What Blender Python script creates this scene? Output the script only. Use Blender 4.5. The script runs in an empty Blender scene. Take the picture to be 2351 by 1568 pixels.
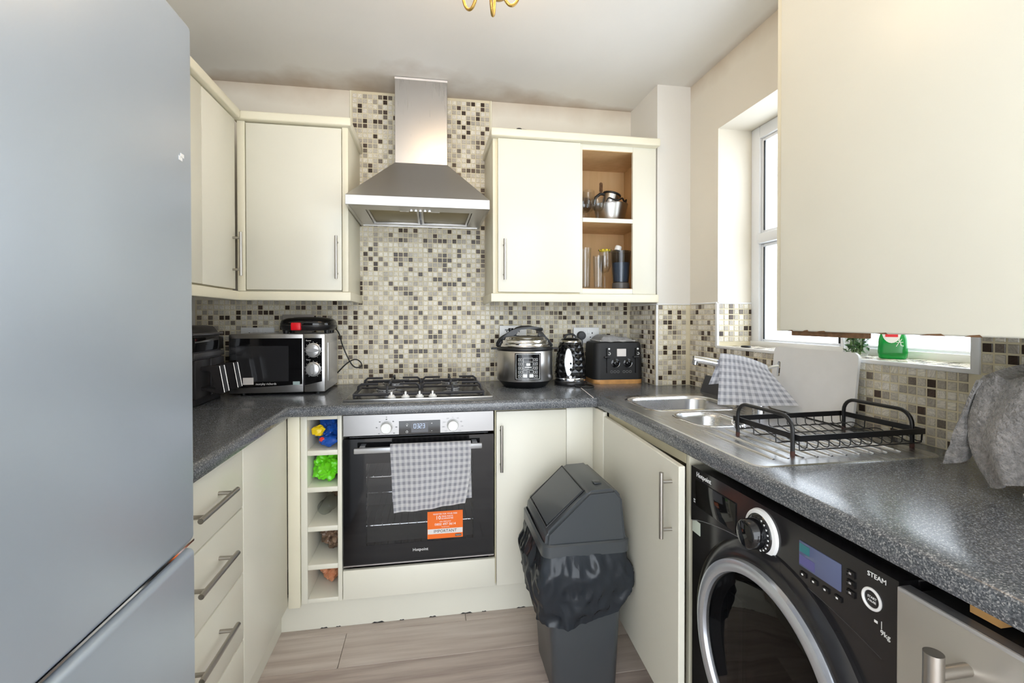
import bpy, bmesh, math, random
from mathutils import Vector, Matrix, noise
R = math.radians
PI = math.pi
random.seed(7)
scene = bpy.context.scene
COL = scene.collection

# ------------------------------------------------------------------ camera
def make_camera():
    f, yaw, pitch, roll = 1088.35, 0.1685, -0.0095, -0.0008
    fwd = Vector((math.sin(yaw)*math.cos(pitch), math.cos(yaw)*math.cos(pitch), math.sin(pitch)))
    right = Vector((math.cos(yaw), -math.sin(yaw), 0))
    up = right.cross(fwd)
    r2 = right*math.cos(roll) + up*math.sin(roll)
    u2 = -right*math.sin(roll) + up*math.cos(roll)
    cam = bpy.data.cameras.new('camera')
    cam.sensor_fit = 'HORIZONTAL'
    cam.sensor_width = 36.0
    cam.lens = f*36.0/2351.0
    cam.shift_y = -41.23/2351.0
    cam.clip_start = 0.02
    ob = bpy.data.objects.new('camera', cam)
    M = Matrix((( r2.x, u2.x, -fwd.x, 0.3425), (r2.y, u2.y, -fwd.y, -2.514), (r2.z, u2.z, -fwd.z, 1.2406), (0, 0, 0, 1)))
    ob.matrix_world = M
    COL.objects.link(ob)
    scene.camera = ob
make_camera()

# ------------------------------------------------------------------ world, light, exposure
world = bpy.data.worlds.new('world')
scene.world = world
world.use_nodes = True
bg = world.node_tree.nodes['Background']
bg.inputs['Color'].default_value = (0.88, 0.94, 1.0, 1)
bg.inputs['Strength'].default_value = 5.7
scene.view_settings.view_transform = 'Standard'
scene.view_settings.look = 'None'
scene.view_settings.gamma = 1.0
scene.view_settings.use_curve_mapping = False
scene.view_settings.exposure = 0.03

# ------------------------------------------------------------------ materials
def lin(c):
    return c/12.92 if c <= 0.04045 else ((c+0.055)/1.055)**2.4
def C(r, g, b):
    return (lin(r/255), lin(g/255), lin(b/255), 1)
class NT:
    def __init__(s, name):
        s.m = bpy.data.materials.new(name)
        s.m.use_nodes = True
        s.t = s.m.node_tree
        s.t.nodes.clear()
        s.out = s.n('ShaderNodeOutputMaterial')
    def n(s, typ, **kw):
        nd = s.t.nodes.new(typ)
        for k, v in kw.items():
            setattr(nd, k, v)
        return nd
    def l(s, a, b):
        s.t.links.new(a, b)
    def val(s, sock, v):
        if isinstance(v, bpy.types.NodeSocket): s.l(v, sock)
        else: sock.default_value = v
    def math(s, op, a, b=0.0, c=0.0):
        nd = s.n('ShaderNodeMath', operation=op)
        s.val(nd.inputs[0], a); s.val(nd.inputs[1], b); s.val(nd.inputs[2], c)
        return nd.outputs[0]
    def mix(s, fac, a, b):
        nd = s.n('ShaderNodeMix', data_type='RGBA')
        s.val(nd.inputs[0], fac); s.val(nd.inputs[6], a); s.val(nd.inputs[7], b)
        return nd.outputs[2]
    def ramp(s, fac, stops, interp='LINEAR'):
        nd = s.n('ShaderNodeValToRGB')
        nd.color_ramp.interpolation = interp
        el = nd.color_ramp.elements
        while len(el) > 1: el.remove(el[-1])
        for i, (p, c) in enumerate(stops):
            e = el[0] if i == 0 else el.new(p)
            e.position = p
            e.color = c if len(c) == 4 else (*c, 1)
        s.l(fac, nd.inputs[0])
        return nd.outputs[0]
    def noise(s, vec, scale, detail=4, rough=0.5):
        nd = s.n('ShaderNodeTexNoise')
        nd.inputs['Scale'].default_value = scale
        nd.inputs['Detail'].default_value = detail
        nd.inputs['Roughness'].default_value = rough
        if vec is not None: s.l(vec, nd.inputs['Vector'])
        return nd.outputs['Fac']
    def pos(s, scale=(1, 1, 1), obj=False):
        v = s.n('ShaderNodeTexCoord').outputs['Object'] if obj else s.n('ShaderNodeNewGeometry').outputs['Position']
        mp = s.n('ShaderNodeMapping')
        mp.inputs['Scale'].default_value = scale
        s.l(v, mp.inputs['Vector'])
        return mp.outputs[0]
    def bsdf(s, base=(0.8, 0.8, 0.8, 1), rough=0.5, metal=0.0, bump=None, bstr=0.1, bdist=0.002, **kw):
        p = s.n('ShaderNodeBsdfPrincipled')
        s.val(p.inputs['Base Color'], base)
        s.val(p.inputs['Roughness'], rough)
        s.val(p.inputs['Metallic'], metal)
        for k, v in kw.items():
            s.val(p.inputs[k.replace('_', ' ')], v)
        if bump is not None:
            b = s.n('ShaderNodeBump')
            b.inputs['Strength'].default_value = bstr
            b.inputs['Distance'].default_value = bdist
            s.l(bump, b.inputs['Height'])
            s.l(b.outputs[0], p.inputs['Normal'])
        s.l(p.outputs[0], s.out.inputs[0])
        return p
def plain(name, col, rough=0.5, metal=0.0, var=0.0, vscale=8.0, bump=0.0, bscale=200.0, **kw):
    t = NT(name)
    base = col
    if var:
        nz = t.noise(t.pos(), vscale, 3)
        d = tuple(max(0, c*(1-var)) for c in col[:3])+(1,)
        u = tuple(min(1, c*(1+var)) for c in col[:3])+(1,)
        base = t.ramp(nz, [(0.3, d), (0.7, u)])
    bp = t.noise(t.pos(), bscale, 2) if bump else None
    t.bsdf(base, rough, metal, bump=bp, bstr=bump, **kw)
    return t.m
def glass(name, col=(1, 1, 1, 1), ior=1.45, rough=0.0, trans=1.0):
    t = NT(name)
    lw = t.n('ShaderNodeLayerWeight'); lw.inputs[0].default_value = 0.5
    f0 = ((ior-1)/(ior+1))**2
    fr = t.n('ShaderNodeMath', operation='MULTIPLY_ADD')
    t.l(t.math('POWER', lw.outputs['Facing'], 5.0), fr.inputs[0]); fr.inputs[1].default_value = 1-f0; fr.inputs[2].default_value = f0
    tr = t.n('ShaderNodeBsdfTransparent'); tr.inputs[0].default_value = col
    gl = t.n('ShaderNodeBsdfGlossy'); gl.inputs['Roughness'].default_value = rough
    mx = t.n('ShaderNodeMixShader')
    t.l(fr.outputs[0], mx.inputs[0]); t.l(tr.outputs[0], mx.inputs[1]); t.l(gl.outputs[0], mx.inputs[2])
    t.l(mx.outputs[0], t.out.inputs[0])
    return t.m
def brushed(name, col, rough, axis=0, amt=0.08):
    t = NT(name)
    sc = [400, 400, 400]; sc[axis] = 6
    nz = t.noise(t.pos(tuple(sc)), 1.0, 2)
    big = t.noise(t.pos(), 3.0, 2)
    r = t.math('MULTIPLY_ADD', nz, amt, rough-amt/2)
    r = t.math('MULTIPLY_ADD', big, 0.12, r)
    r = t.math('SUBTRACT', r, 0.06)
    t.bsdf(col, r, 1.0, bump=nz, bstr=0.02, bdist=0.0005)
    return t.m

M = {}
M['cream'] = plain('cream_vinyl', C(227, 224, 210), 0.33, var=0.02, vscale=3)
M['cream_edge'] = plain('cream_trim', C(234, 228, 206), 0.38, var=0.03, vscale=6)
M['carcass'] = plain('carcass_cream', C(232, 222, 190), 0.45)
M['chip'] = plain('bare_chipboard', C(120, 88, 60), 0.8, var=0.3, vscale=60)
M['steel_oven'] = brushed('oven_steel', C(150, 148, 147), 0.32, 0)
M['steel_v'] = brushed('brushed_steel_vertical', C(196, 194, 192), 0.3, 2)
M['steel'] = brushed('brushed_steel', C(190, 188, 186), 0.3, 0)
M['steel_sink'] = brushed('sink_steel', C(205, 205, 206), 0.27, 1)
M['fridge'] = plain('fridge_silver', C(186, 197, 210), 0.34, 0.5, var=0.02, vscale=4, bump=0.015, bscale=500)
M['chrome'] = plain('chrome', C(225, 226, 230), 0.08, 1.0)
M['handle'] = plain('satin_nickel', C(176, 172, 166), 0.3, 1.0)
M['silver'] = plain('silver_plastic', C(196, 196, 198), 0.3, 0.6)
M['knob_white'] = plain('pale_knob', C(226, 226, 224), 0.35, 0.1)
M['black_gloss'] = plain('black_glass', C(18, 18, 20), 0.06)
M['black'] = plain('black_plastic', C(24, 24, 26), 0.35)
M['black_matt'] = plain('black_matt', C(28, 28, 30), 0.6)
M['wm_black'] = plain('dark_enamel', C(34, 33, 35), 0.18)
M['cast'] = plain('cast_iron', C(48, 48, 52), 0.55)
M['dark_grey'] = plain('dark_grey_slate', C(72, 72, 76), 0.55)
M['bin'] = plain('bin_grey', C(66, 70, 74), 0.28)
M['white'] = plain('white_plastic', C(240, 240, 240), 0.3)
M['white_frame'] = plain('white_upvc', C(238, 240, 244), 0.25)
M['board'] = plain('white_board', C(226, 226, 226), 0.42, var=0.02, vscale=20)
M['print'] = plain('white_print', C(240, 240, 240), 0.5)
M['print_dark'] = plain('dark_print', C(40, 40, 44), 0.5)
M['print_grey'] = plain('grey_print', C(120, 120, 122), 0.5)
M['orange'] = plain('orange_sticker', C(243, 112, 22), 0.35)
M['red'] = plain('red_plastic', C(226, 18, 34), 0.35)
M['grout'] = plain('cream_grout', C(222, 212, 184), 0.8, var=0.08, vscale=14)
M['gold'] = plain('rope_gold', C(196, 160, 88), 0.3, 0.9, bump=0.6, bscale=300)
M['rubber'] = plain('rubber', C(20, 20, 20), 0.5)
M['sticker'] = plain('pale_sticker', C(228, 222, 218), 0.5)
M['glass'] = glass('clear_glass', (0.96, 0.97, 0.97, 1), 1.5)
M['pane'] = glass('window_glass', (0.97, 0.985, 1, 1), 1.45)
M['tint'] = glass('smoky_plastic', (0.66, 0.69, 0.73, 1), 1.5, 0.05)
M['smoke'] = glass('dark_door_glass', (0.16, 0.15, 0.15, 1), 1.5, 0.02)
M['oven_glass'] = glass('oven_door_glass', (0.75, 0.75, 0.75, 1), 1.5, 0.02)
M['bag_clear'] = glass('clear_film', (0.9, 0.92, 0.92, 1), 1.4, 0.12)
M['leaf'] = plain('herb_green', C(64, 110, 52), 0.5, var=0.4, vscale=60)
M['green_soap'] = plain('green_soap', C(10, 150, 60), 0.12, Transmission_Weight=0.25)
M['grey_screen'] = plain('screen_grey', C(74, 74, 80), 0.15)
M['wood_base'] = plain('bamboo', C(198, 146, 86), 0.4, var=0.15, vscale=30)
M['red_dark'] = plain('burgundy_cloth', C(120, 24, 34), 0.8)
M['filter'] = brushed('greasy_filter', C(150, 140, 112), 0.45, 0)
M['reflect_white'] = plain('white_enamel', C(205, 206, 208), 0.3)
M['liner'] = plain('bag_grey', C(62, 67, 74), 0.16, bump=0.5, bscale=45)
M['bag_blue'] = plain('bag_blue', C(20, 78, 170), 0.28)
M['bag_yellow'] = plain('bag_yellow', C(240, 206, 20), 0.3)
M['bag_red'] = plain('bag_red', C(228, 60, 50), 0.3)
M['bag_green'] = plain('bag_green', C(110, 216, 30), 0.3)
M['bag_orange'] = plain('bag_orange', C(206, 140, 104), 0.4)
M['bag_brown'] = plain('bag_brown', C(150, 118, 92), 0.5, var=0.3, vscale=60)
M['air'] = plain('air_fryer_dark', C(52, 50, 52), 0.3, 0.3)
M['air2'] = plain('air_fryer_trim', C(120, 118, 120), 0.28, 0.8)

def m_emit(name, col, st):
    t = NT(name)
    e = t.n('ShaderNodeEmission'); e.inputs[0].default_value = col; e.inputs[1].default_value = st
    t.l(e.outputs[0], t.out.inputs[0]); return t.m
M['led'] = m_emit('led_digits', C(205, 225, 255), 1.3)

def m_wall(name, col, stain):
    t = NT(name)
    p = t.pos()
    n1 = t.noise(p, 2.0, 4)
    base = t.ramp(n1, [(0.3, tuple(c*0.95 for c in col[:3])+(1,)), (0.7, col)])
    if stain:
        n2 = t.noise(p, 5.0, 5)
        sep = t.n('ShaderNodeSeparateXYZ'); t.l(t.n('ShaderNodeNewGeometry').outputs['Position'], sep.inputs[0])
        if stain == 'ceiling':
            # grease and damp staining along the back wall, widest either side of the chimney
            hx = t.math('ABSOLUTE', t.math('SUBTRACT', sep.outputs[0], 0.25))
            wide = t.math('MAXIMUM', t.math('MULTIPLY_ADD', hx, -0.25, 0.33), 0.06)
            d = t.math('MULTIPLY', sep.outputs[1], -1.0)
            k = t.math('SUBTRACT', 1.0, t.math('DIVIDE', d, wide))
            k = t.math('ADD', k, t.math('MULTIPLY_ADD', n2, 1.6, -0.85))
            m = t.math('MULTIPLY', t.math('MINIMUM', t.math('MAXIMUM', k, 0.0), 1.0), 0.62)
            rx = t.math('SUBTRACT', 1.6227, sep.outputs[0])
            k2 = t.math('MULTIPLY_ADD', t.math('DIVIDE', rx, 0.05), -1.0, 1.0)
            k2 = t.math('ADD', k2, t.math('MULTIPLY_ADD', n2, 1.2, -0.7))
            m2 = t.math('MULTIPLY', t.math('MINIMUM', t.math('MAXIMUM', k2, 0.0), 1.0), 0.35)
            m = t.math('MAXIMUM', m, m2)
        else:
            d = t.math('SUBTRACT', 2.3975, sep.outputs[2])
            k = t.math('MULTIPLY_ADD', t.math('DIVIDE', d, 0.10), -1.0, 1.0)
            k = t.math('ADD', k, t.math('MULTIPLY_ADD', n2, 1.6, -0.9))
            m = t.math('MULTIPLY', t.math('MINIMUM', t.math('MAXIMUM', k, 0.0), 1.0), 0.38)
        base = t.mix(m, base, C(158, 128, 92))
    t.bsdf(base, 0.75, bump=t.noise(p, 60, 3), bstr=0.06)
    return t.m
M['wall'] = m_wall('wall_paint', C(233, 226, 212), 'wall')
M['wall_plain'] = m_wall('wall_paint_clean', C(233, 230, 224), None)
M['ceiling'] = m_wall('ceiling_paint', C(238, 236, 232), 'ceiling')

def m_tile():
    t = NT('mosaic_tile')
    g = t.n('ShaderNodeNewGeometry').outputs['Position']
    sub = t.n('ShaderNodeVectorMath', operation='SUBTRACT'); t.l(g, sub.inputs[0]); sub.inputs[1].default_value = (0, 0, 0.9105)
    dv = t.n('ShaderNodeVectorMath', operation='SCALE'); t.l(sub.outputs[0], dv.inputs[0]); dv.inputs['Scale'].default_value = 40.0
    fl = t.n('ShaderNodeVectorMath', operation='FLOOR'); t.l(dv.outputs[0], fl.inputs[0])
    wn = t.n('ShaderNodeTexWhiteNoise', noise_dimensions='3D'); t.l(fl.outputs[0], wn.inputs[0])
    base = t.ramp(wn.outputs['Value'], [(0.0, C(236, 230, 216)), (0.16, C(222, 215, 200)), (0.34, C(204, 197, 184)), (0.48, C(228, 222, 211)),
                                        (0.62, C(176, 168, 156)), (0.74, C(188, 180, 168)), (0.81, C(124, 114, 104)), (0.875, C(70, 58, 50)), (0.95, C(88, 74, 66))], 'CONSTANT')
    # veins: noise stretched in a direction that differs from tile to tile
    sc = t.n('ShaderNodeVectorMath', operation='MULTIPLY'); t.l(wn.outputs['Color'], sc.inputs[0]); sc.inputs[1].default_value = (6.28, 6.28, 6.28)
    rot = t.n('ShaderNodeVectorRotate', rotation_type='EULER_XYZ')
    t.l(g, rot.inputs['Vector']); t.l(sc.outputs[0], rot.inputs['Rotation'])
    mp = t.n('ShaderNodeMapping'); mp.inputs['Scale'].default_value = (320, 50, 320); t.l(rot.outputs[0], mp.inputs[0])
    v = t.noise(mp.outputs[0], 1.0, 2)
    k = t.ramp(v, [(0.35, (0.80, 0.80, 0.80)), (0.65, (1.12, 1.12, 1.12))])
    mul = t.n('ShaderNodeMix', data_type='RGBA', blend_type='MULTIPLY'); mul.inputs[0].default_value = 1.0
    t.l(base, mul.inputs[6]); t.l(k, mul.inputs[7])
    t.bsdf(mul.outputs[2], 0.2, Specular_IOR_Level=0.28)
    return t.m
M['tile'] = m_tile()

def m_granite(name, dark):
    t = NT(name)
    p = t.pos()
    v = t.n('ShaderNodeTexVoronoi'); v.inputs['Scale'].default_value = 520; t.l(p, v.inputs['Vector'])
    n2 = t.noise(p, 300, 3, 0.7)
    sepc = t.n('ShaderNodeSeparateColor'); t.l(v.outputs['Color'], sepc.inputs[0])
    k = t.math('MULTIPLY_ADD', n2, 0.7, t.math('MULTIPLY', sepc.outputs[0], 0.4))
    c = t.ramp(k, [(0.30, C(52, 56, 62)), (0.50, C(76, 80, 86)), (0.66, C(104, 107, 112)), (0.80, C(160, 160, 160))])
    big = t.noise(p, 3.5, 3)
    r = t.math('MULTIPLY_ADD', big, 0.10, 0.18)
    t.bsdf(c, r, Specular_IOR_Level=0.75)
    return t.m
M['granite'] = m_granite('granite_laminate', 1)

def m_wood(name, cols, scale, axis, rough, bstr=0.05, rnd=0.25):
    t = NT(name)
    oi = t.n('ShaderNodeObjectInfo')
    sc = [scale*14]*3; sc[axis] = scale
    p = t.pos(tuple(sc))
    add = t.n('ShaderNodeVectorMath', operation='ADD'); t.l(p, add.inputs[0])
    m = t.math('MULTIPLY', oi.outputs['Random'], 50.0)
    cb = t.n('ShaderNodeCombineXYZ'); t.l(m, cb.inputs[0]); t.l(m, cb.inputs[1]); t.l(cb.outputs[0], add.inputs[1])
    nz = t.noise(add.outputs[0], 1.0, 6, 0.6)
    k = t.math('ADD', nz, t.math('MULTIPLY_ADD', oi.outputs['Random'], rnd, -rnd/2))
    c = t.ramp(k, [(0.25, cols[0]), (0.5, cols[1]), (0.75, cols[2])])
    t.bsdf(c, rough, bump=nz, bstr=bstr)
    return t.m
M['floor'] = m_wood('laminate_plank', [C(150, 134, 126), C(186, 172, 162), C(208, 197, 188)], 1.6, 0, 0.35)
M['beech'] = m_wood('beech_interior', [C(196, 158, 108), C(212, 174, 124), C(222, 186, 138)], 1.2, 2, 0.45)
M['pine'] = plain('pine_batten', C(196, 150, 92), 0.6, var=0.2, vscale=30)

def m_check(name, px, py, c0, c1, c2):
    t = NT(name)
    uv = t.n('ShaderNodeUVMap')
    sep = t.n('ShaderNodeSeparateXYZ'); t.l(uv.outputs[0], sep.inputs[0])
    a = t.math('LESS_THAN', t.math('FRACT', t.math('DIVIDE', sep.outputs[0], px)), 0.5)
    b = t.math('LESS_THAN', t.math('FRACT', t.math('DIVIDE', sep.outputs[1], py)), 0.5)
    s = t.math('MULTIPLY', t.math('ADD', a, b), 0.5)
    c = t.ramp(s, [(0.0, c0), (0.5, c1), (1.0, c2)])
    hx = t.math('SINE', t.math('MULTIPLY', sep.outputs[0], 6.283/px))
    hy = t.math('SINE', t.math('MULTIPLY', sep.outputs[1], 6.283/py))
    h = t.math('MULTIPLY', hx, hy)
    t.bsdf(c, 0.9, bump=h, bstr=0.35, bdist=0.002, Sheen_Weight=0.2)
    return t.m
M['check'] = m_check('grey_check_cotton', 0.0208, 0.0225, C(246, 245, 245), C(226, 225, 228), C(182, 182, 190))
M['towel_grey'] = plain('grey_towelling', C(126, 122, 119), 0.95, var=0.35, vscale=110, bump=1.0, bscale=170, bdist=0.008, Sheen_Weight=0.4)
M['towel_light'] = plain('pale_grey_knit', C(214, 212, 212), 0.95, var=0.1, vscale=60, bump=1.0, bscale=300, Sheen_Weight=0.3)

# ------------------------------------------------------------------ mesh helpers
def nb(): return bmesh.new()
def box(b, lo, hi, bev=0.0, seg=2):
    lo = Vector(lo); hi = Vector(hi)
    l = Vector(map(min, lo, hi)); h = Vector(map(max, lo, hi))
    r = bmesh.ops.create_cube(b, size=1.0, matrix=Matrix.Translation((l+h)/2) @ Matrix.Diagonal((*(h-l), 1)))
    if bev:
        vs = set(r['verts'])
        ed = [e for e in b.edges if e.verts[0] in vs and e.verts[1] in vs]
        bmesh.ops.bevel(b, geom=ed, offset=min(bev, 0.45*min(h-l)), segments=seg, affect='EDGES', profile=0.5)
    return b
def frame_of(d):
    d = d.normalized()
    a = Vector((0, 0, 1)) if abs(d.z) < 0.9 else Vector((1, 0, 0))
    x = a.cross(d).normalized()
    return x, d.cross(x)
def cyl(b, p0, p1, r0, r1=None, n=24, cap=True):
    r1 = r0 if r1 is None else r1
    p0 = Vector(p0); p1 = Vector(p1)
    x, y = frame_of(p1-p0)
    A = []; B = []
    for i in range(n):
        a = 2*PI*i/n; d = x*math.cos(a)+y*math.sin(a)
        A.append(b.verts.new(p0+d*r0)); B.append(b.verts.new(p1+d*r1))
    for i in range(n):
        j = (i+1) % n; b.faces.new((A[i], A[j], B[j], B[i]))
    if cap: b.faces.new(A[::-1]); b.faces.new(B)
    return b
def tube(b, pts, r, n=8, closed=False):
    pts = [Vector(p) for p in pts]; N = len(pts)
    rings = []; px = None
    for i, p in enumerate(pts):
        if closed: t = pts[(i+1) % N]-pts[i-1]
        else: t = pts[min(i+1, N-1)]-pts[max(i-1, 0)]
        t.normalize()
        if px is None: px, _ = frame_of(t)
        else:
            px = px-t*px.dot(t)
            px = px.normalized() if px.length > 1e-6 else frame_of(t)[0]
        py = t.cross(px)
        rr = r[i] if isinstance(r, (list, tuple)) else r
        rings.append([b.verts.new(p+(px*math.cos(2*PI*k/n)+py*math.sin(2*PI*k/n))*rr) for k in range(n)])
    for i in range(N if closed else N-1):
        A = rings[i]; B = rings[(i+1) % N]
        for k in range(n):
            b.faces.new((A[k], A[(k+1) % n], B[(k+1) % n], B[k]))
    if not closed:
        b.faces.new(rings[0][::-1]); b.faces.new(rings[-1])
    return b
def loft(b, loops, cap0=True, cap1=True):
    rings = [[b.verts.new(p) for p in L] for L in loops]
    n = len(rings[0])
    for A, B in zip(rings, rings[1:]):
        for k in range(n):
            b.faces.new((A[k], A[(k+1) % n], B[(k+1) % n], B[k]))
    if cap0: b.faces.new(rings[0][::-1])
    if cap1: b.faces.new(rings[-1])
    return b
def lathe(b, prof, c=(0, 0, 0), n=40, cap0=True, cap1=True, axis='z'):
    def P(r, a, h):
        if axis == 'z': return (c[0]+r*math.cos(a), c[1]+r*math.sin(a), c[2]+h)
        if axis == 'y': return (c[0]+r*math.cos(a), c[1]+h, c[2]-r*math.sin(a))
        return (c[0]+h, c[1]+r*math.cos(a), c[2]+r*math.sin(a))
    return loft(b, [[P(max(r, 1e-4), 2*PI*k/n, h) for k in range(n)] for r, h in prof], cap0, cap1)
def prism(b, poly, axis, a0, a1):
    def P(u, v, a):
        return {'x': (a, u, v), 'y': (u, a, v), 'z': (u, v, a)}[axis]
    A = [b.verts.new(P(u, v, a0)) for u, v in poly]; B = [b.verts.new(P(u, v, a1)) for u, v in poly]
    n = len(poly)
    for i in range(n):
        j = (i+1) % n; b.faces.new((A[i], A[j], B[j], B[i]))
    b.faces.new(A[::-1]); b.faces.new(B)
    return b
def rrect(cx, cy, hx, hy, r, z, n=6):
    pts = []
    r = min(r, hx*0.999, hy*0.999)
    for qx, qy, a0 in ((1, 1, 0), (-1, 1, 90), (-1, -1, 180), (1, -1, 270)):
        for i in range(n+1):
            a = R(a0+90*i/n)
            pts.append((cx+qx*(hx-r)+r*math.cos(a), cy+qy*(hy-r)+r*math.sin(a), z))
    return pts
def grid(b, fn, nu, nv, su=1.0, sv=1.0):
    uvl = b.loops.layers.uv.get('UVMap') or b.loops.layers.uv.new('UVMap')
    V = [[b.verts.new(fn(i/nu, j/nv)) for j in range(nv+1)] for i in range(nu+1)]
    for i in range(nu):
        for j in range(nv):
            f = b.faces.new((V[i][j], V[i+1][j], V[i+1][j+1], V[i][j+1]))
            for lp, (a, c) in zip(f.loops, ((i, j), (i+1, j), (i+1, j+1), (i, j+1))):
                lp[uvl].uv = (a/nu*su, c/nv*sv)
    return b
def thick(b, t):
    bmesh.ops.solidify(b, geom=b.faces[:], thickness=t)
    return b
def blob(b, c, rad, sub=4, amp=0.5, fr=1.5, seed=0, lim=None):
    """crumpled film: creases between flat facets"""
    r = bmesh.ops.create_icosphere(b, subdivisions=sub, radius=1.0)
    off = Vector((seed*3.1, seed*1.7, seed*0.9))
    for v in r['verts']:
        d = v.co.normalized()
        f = noise.voronoi(d*fr+off)[0]
        n2 = noise.voronoi(d*fr*2.3+off)[0]
        k = 1.12-amp*(f[0])+amp*0.5*(n2[1]-n2[0]-0.2)
        q = Vector((c[0]+d.x*rad[0]*k, c[1]+d.y*rad[1]*k, c[2]+d.z*rad[2]*k))
        if lim:
            q.x = min(max(q.x, lim[0]), lim[1]); q.z = min(max(q.z, lim[2]), lim[3])
        v.co = q
    return b

INV = {}
def link(name, me, parent=None):
    o = bpy.data.objects.new(name, me)
    COL.objects.link(o)
    if parent is not None:
        o.parent = parent
    return o
def tag(o, label, cat, group=None, kind=None):
    o['label'] = label; o['category'] = cat
    if group: o['group'] = group
    if kind: o['kind'] = kind
    return o
def thing(name, label, cat, loc=(0, 0, 0), rz=0.0, group=None, local=False, kind=None):
    """An Empty at the thing's base. Parts are written in room coordinates unless local."""
    e = link(name, None)
    e.location = loc; e.rotation_euler = (0, 0, rz); e.empty_display_size = 0.05
    m = Matrix.Translation(loc) @ Matrix.Rotation(rz, 4, 'Z')
    INV[e] = None if local else m.inverted()
    return tag(e, label, cat, group, kind)
def part(name, b, mat, parent=None, smooth=35, label=None):
    bmesh.ops.recalc_face_normals(b, faces=b.faces[:])
    inv = INV.get(parent) if parent is not None else None
    if inv is not None: b.transform(inv)
    me = bpy.data.meshes.new(name)
    b.to_mesh(me); b.free()
    me.materials.append(M[mat] if isinstance(mat, str) else mat)
    if smooth:
        for p in me.polygons: p.use_smooth = True
        me.set_sharp_from_angle(angle=R(smooth))
    o = link(name, me, parent)
    INV[o] = inv
    if label: o['label'] = label
    return o
def struct(name, b, mat, label, cat, smooth=0):
    return tag(part(name, b, mat, None, smooth), label, cat, kind='structure')
def pb(name, lo, hi, mat, parent, bev=0.0, seg=2, label=None):
    return part(name, box(nb(), lo, hi, bev, seg), mat, parent, label=label)
AX = {'-y': Matrix(((1, 0, 0), (0, 0, -1), (0, 1, 0))), '-x': Matrix(((0, 0, -1), (-1, 0, 0), (0, 1, 0))), '+z': Matrix.Identity(3)}
def text(parent, s, size, loc, face='-y', mat='print', align='CENTER', name='lettering', sx=1.0, ext=0.0004, tilt=None):
    cu = bpy.data.curves.new('t', 'FONT')
    cu.body = s; cu.size = size; cu.align_x = align; cu.align_y = 'CENTER'; cu.extrude = ext; cu.resolution_u = 2
    tmp = bpy.data.objects.new('t', cu); COL.objects.link(tmp)
    dg = bpy.context.evaluated_depsgraph_get()
    me0 = bpy.data.meshes.new_from_object(tmp.evaluated_get(dg))
    bpy.data.objects.remove(tmp)
    b = nb(); b.from_mesh(me0); bpy.data.meshes.remove(me0)
    m = AX[face].to_4x4() @ Matrix.Diagonal((sx, 1, 1, 1))
    b.transform(Matrix.Translation(loc) @ (tilt or Matrix.Identity(4)) @ m)
    return part(name, b, mat, parent, smooth=0)
def bar_handle(parent, p0, p1, out, stand=0.03, r=0.006, inset=0.025):
    p0 = Vector(p0); p1 = Vector(p1); out = Vector(out)
    d = (p1-p0).normalized()
    b = nb()
    cyl(b, p0+out*stand, p1+out*stand, r, n=12)
    for q in (p0+d*inset, p1-d*inset):
        cyl(b, q, q+out*stand, r*0.8, n=10)
    return part('handle', b, 'handle', parent, label='brushed metal bar handle')

XL, XR, ZC, WT = -0.78, 1.6227, 2.3975, 0.9105
XPL, YP = 1.4451, -0.3175           # boxed-in pillar in the far right corner
UND = WT-0.04
YREAR = -4.2

# ------------------------------------------------------------------ shell
floor = struct('floor', box(nb(), (XL-0.2, 0.2, -0.06), (XR+0.25, YREAR, -0.012)), 'dark_grey', 'grey-brown wood effect laminate plank floor', 'floor')
row = 0; y = -0.0
pl_w, pl_l = 0.19, 1.25
while y > YREAR+0.2:
    x = XL-0.3-((row*0.47) % 1.25)
    while x < XR:
        x0, x1 = max(x, XL), min(x+pl_l, XR)
        if x1-x0 > 0.05 and y < -0.3:
            b = nb(); box(b, (x0+0.0008, y-0.0008, -0.012), (x1-0.0008, y-pl_w+0.0008, 0.0), 0.0012, 1)
            o = part('plank', b, 'floor', floor, smooth=0)
        x += pl_l
    y -= pl_w; row += 1
struct('ceiling', box(nb(), (XL-0.2, 0.2, ZC), (XR+0.25, YREAR, ZC+0.1)), 'ceiling', 'white painted ceiling with brown stains by the hood', 'ceiling')
wall_back = struct('wall_back', box(nb(), (XL-0.2, 0, -0.05), (XR+0.25, 0.15, ZC+0.05)), 'wall', 'cream painted back wall behind the cooker hood', 'wall')
struct('wall_left', box(nb(), (XL, 0, -0.05), (XL-0.15, YREAR, ZC+0.05)), 'wall_plain', 'cream painted left wall behind the fridge', 'wall')
WY0, WY1, WZ0, WZ1 = -0.5505, -1.585, 1.114, 2.10
b = nb()
box(b, (XR, 0.0, -0.05), (XR+0.26, WY0, ZC+0.05))
box(b, (XR, WY1, -0.05), (XR+0.26, YREAR, ZC+0.05))
box(b, (XR, WY0, -0.05), (XR+0.26, WY1, WZ0))
box(b, (XR, WY0, WZ1), (XR+0.26, WY1, ZC+0.05))
wall_right = struct('wall_right', b, 'wall', 'cream painted right wall around the window', 'wall')
wall_pillar = struct('wall_pillar', box(nb(), (XPL, 0.0, 0), (XR+0.05, YP, ZC+0.02)), 'wall_plain', 'white boxed-in pillar in the far right corner', 'pillar')

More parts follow.
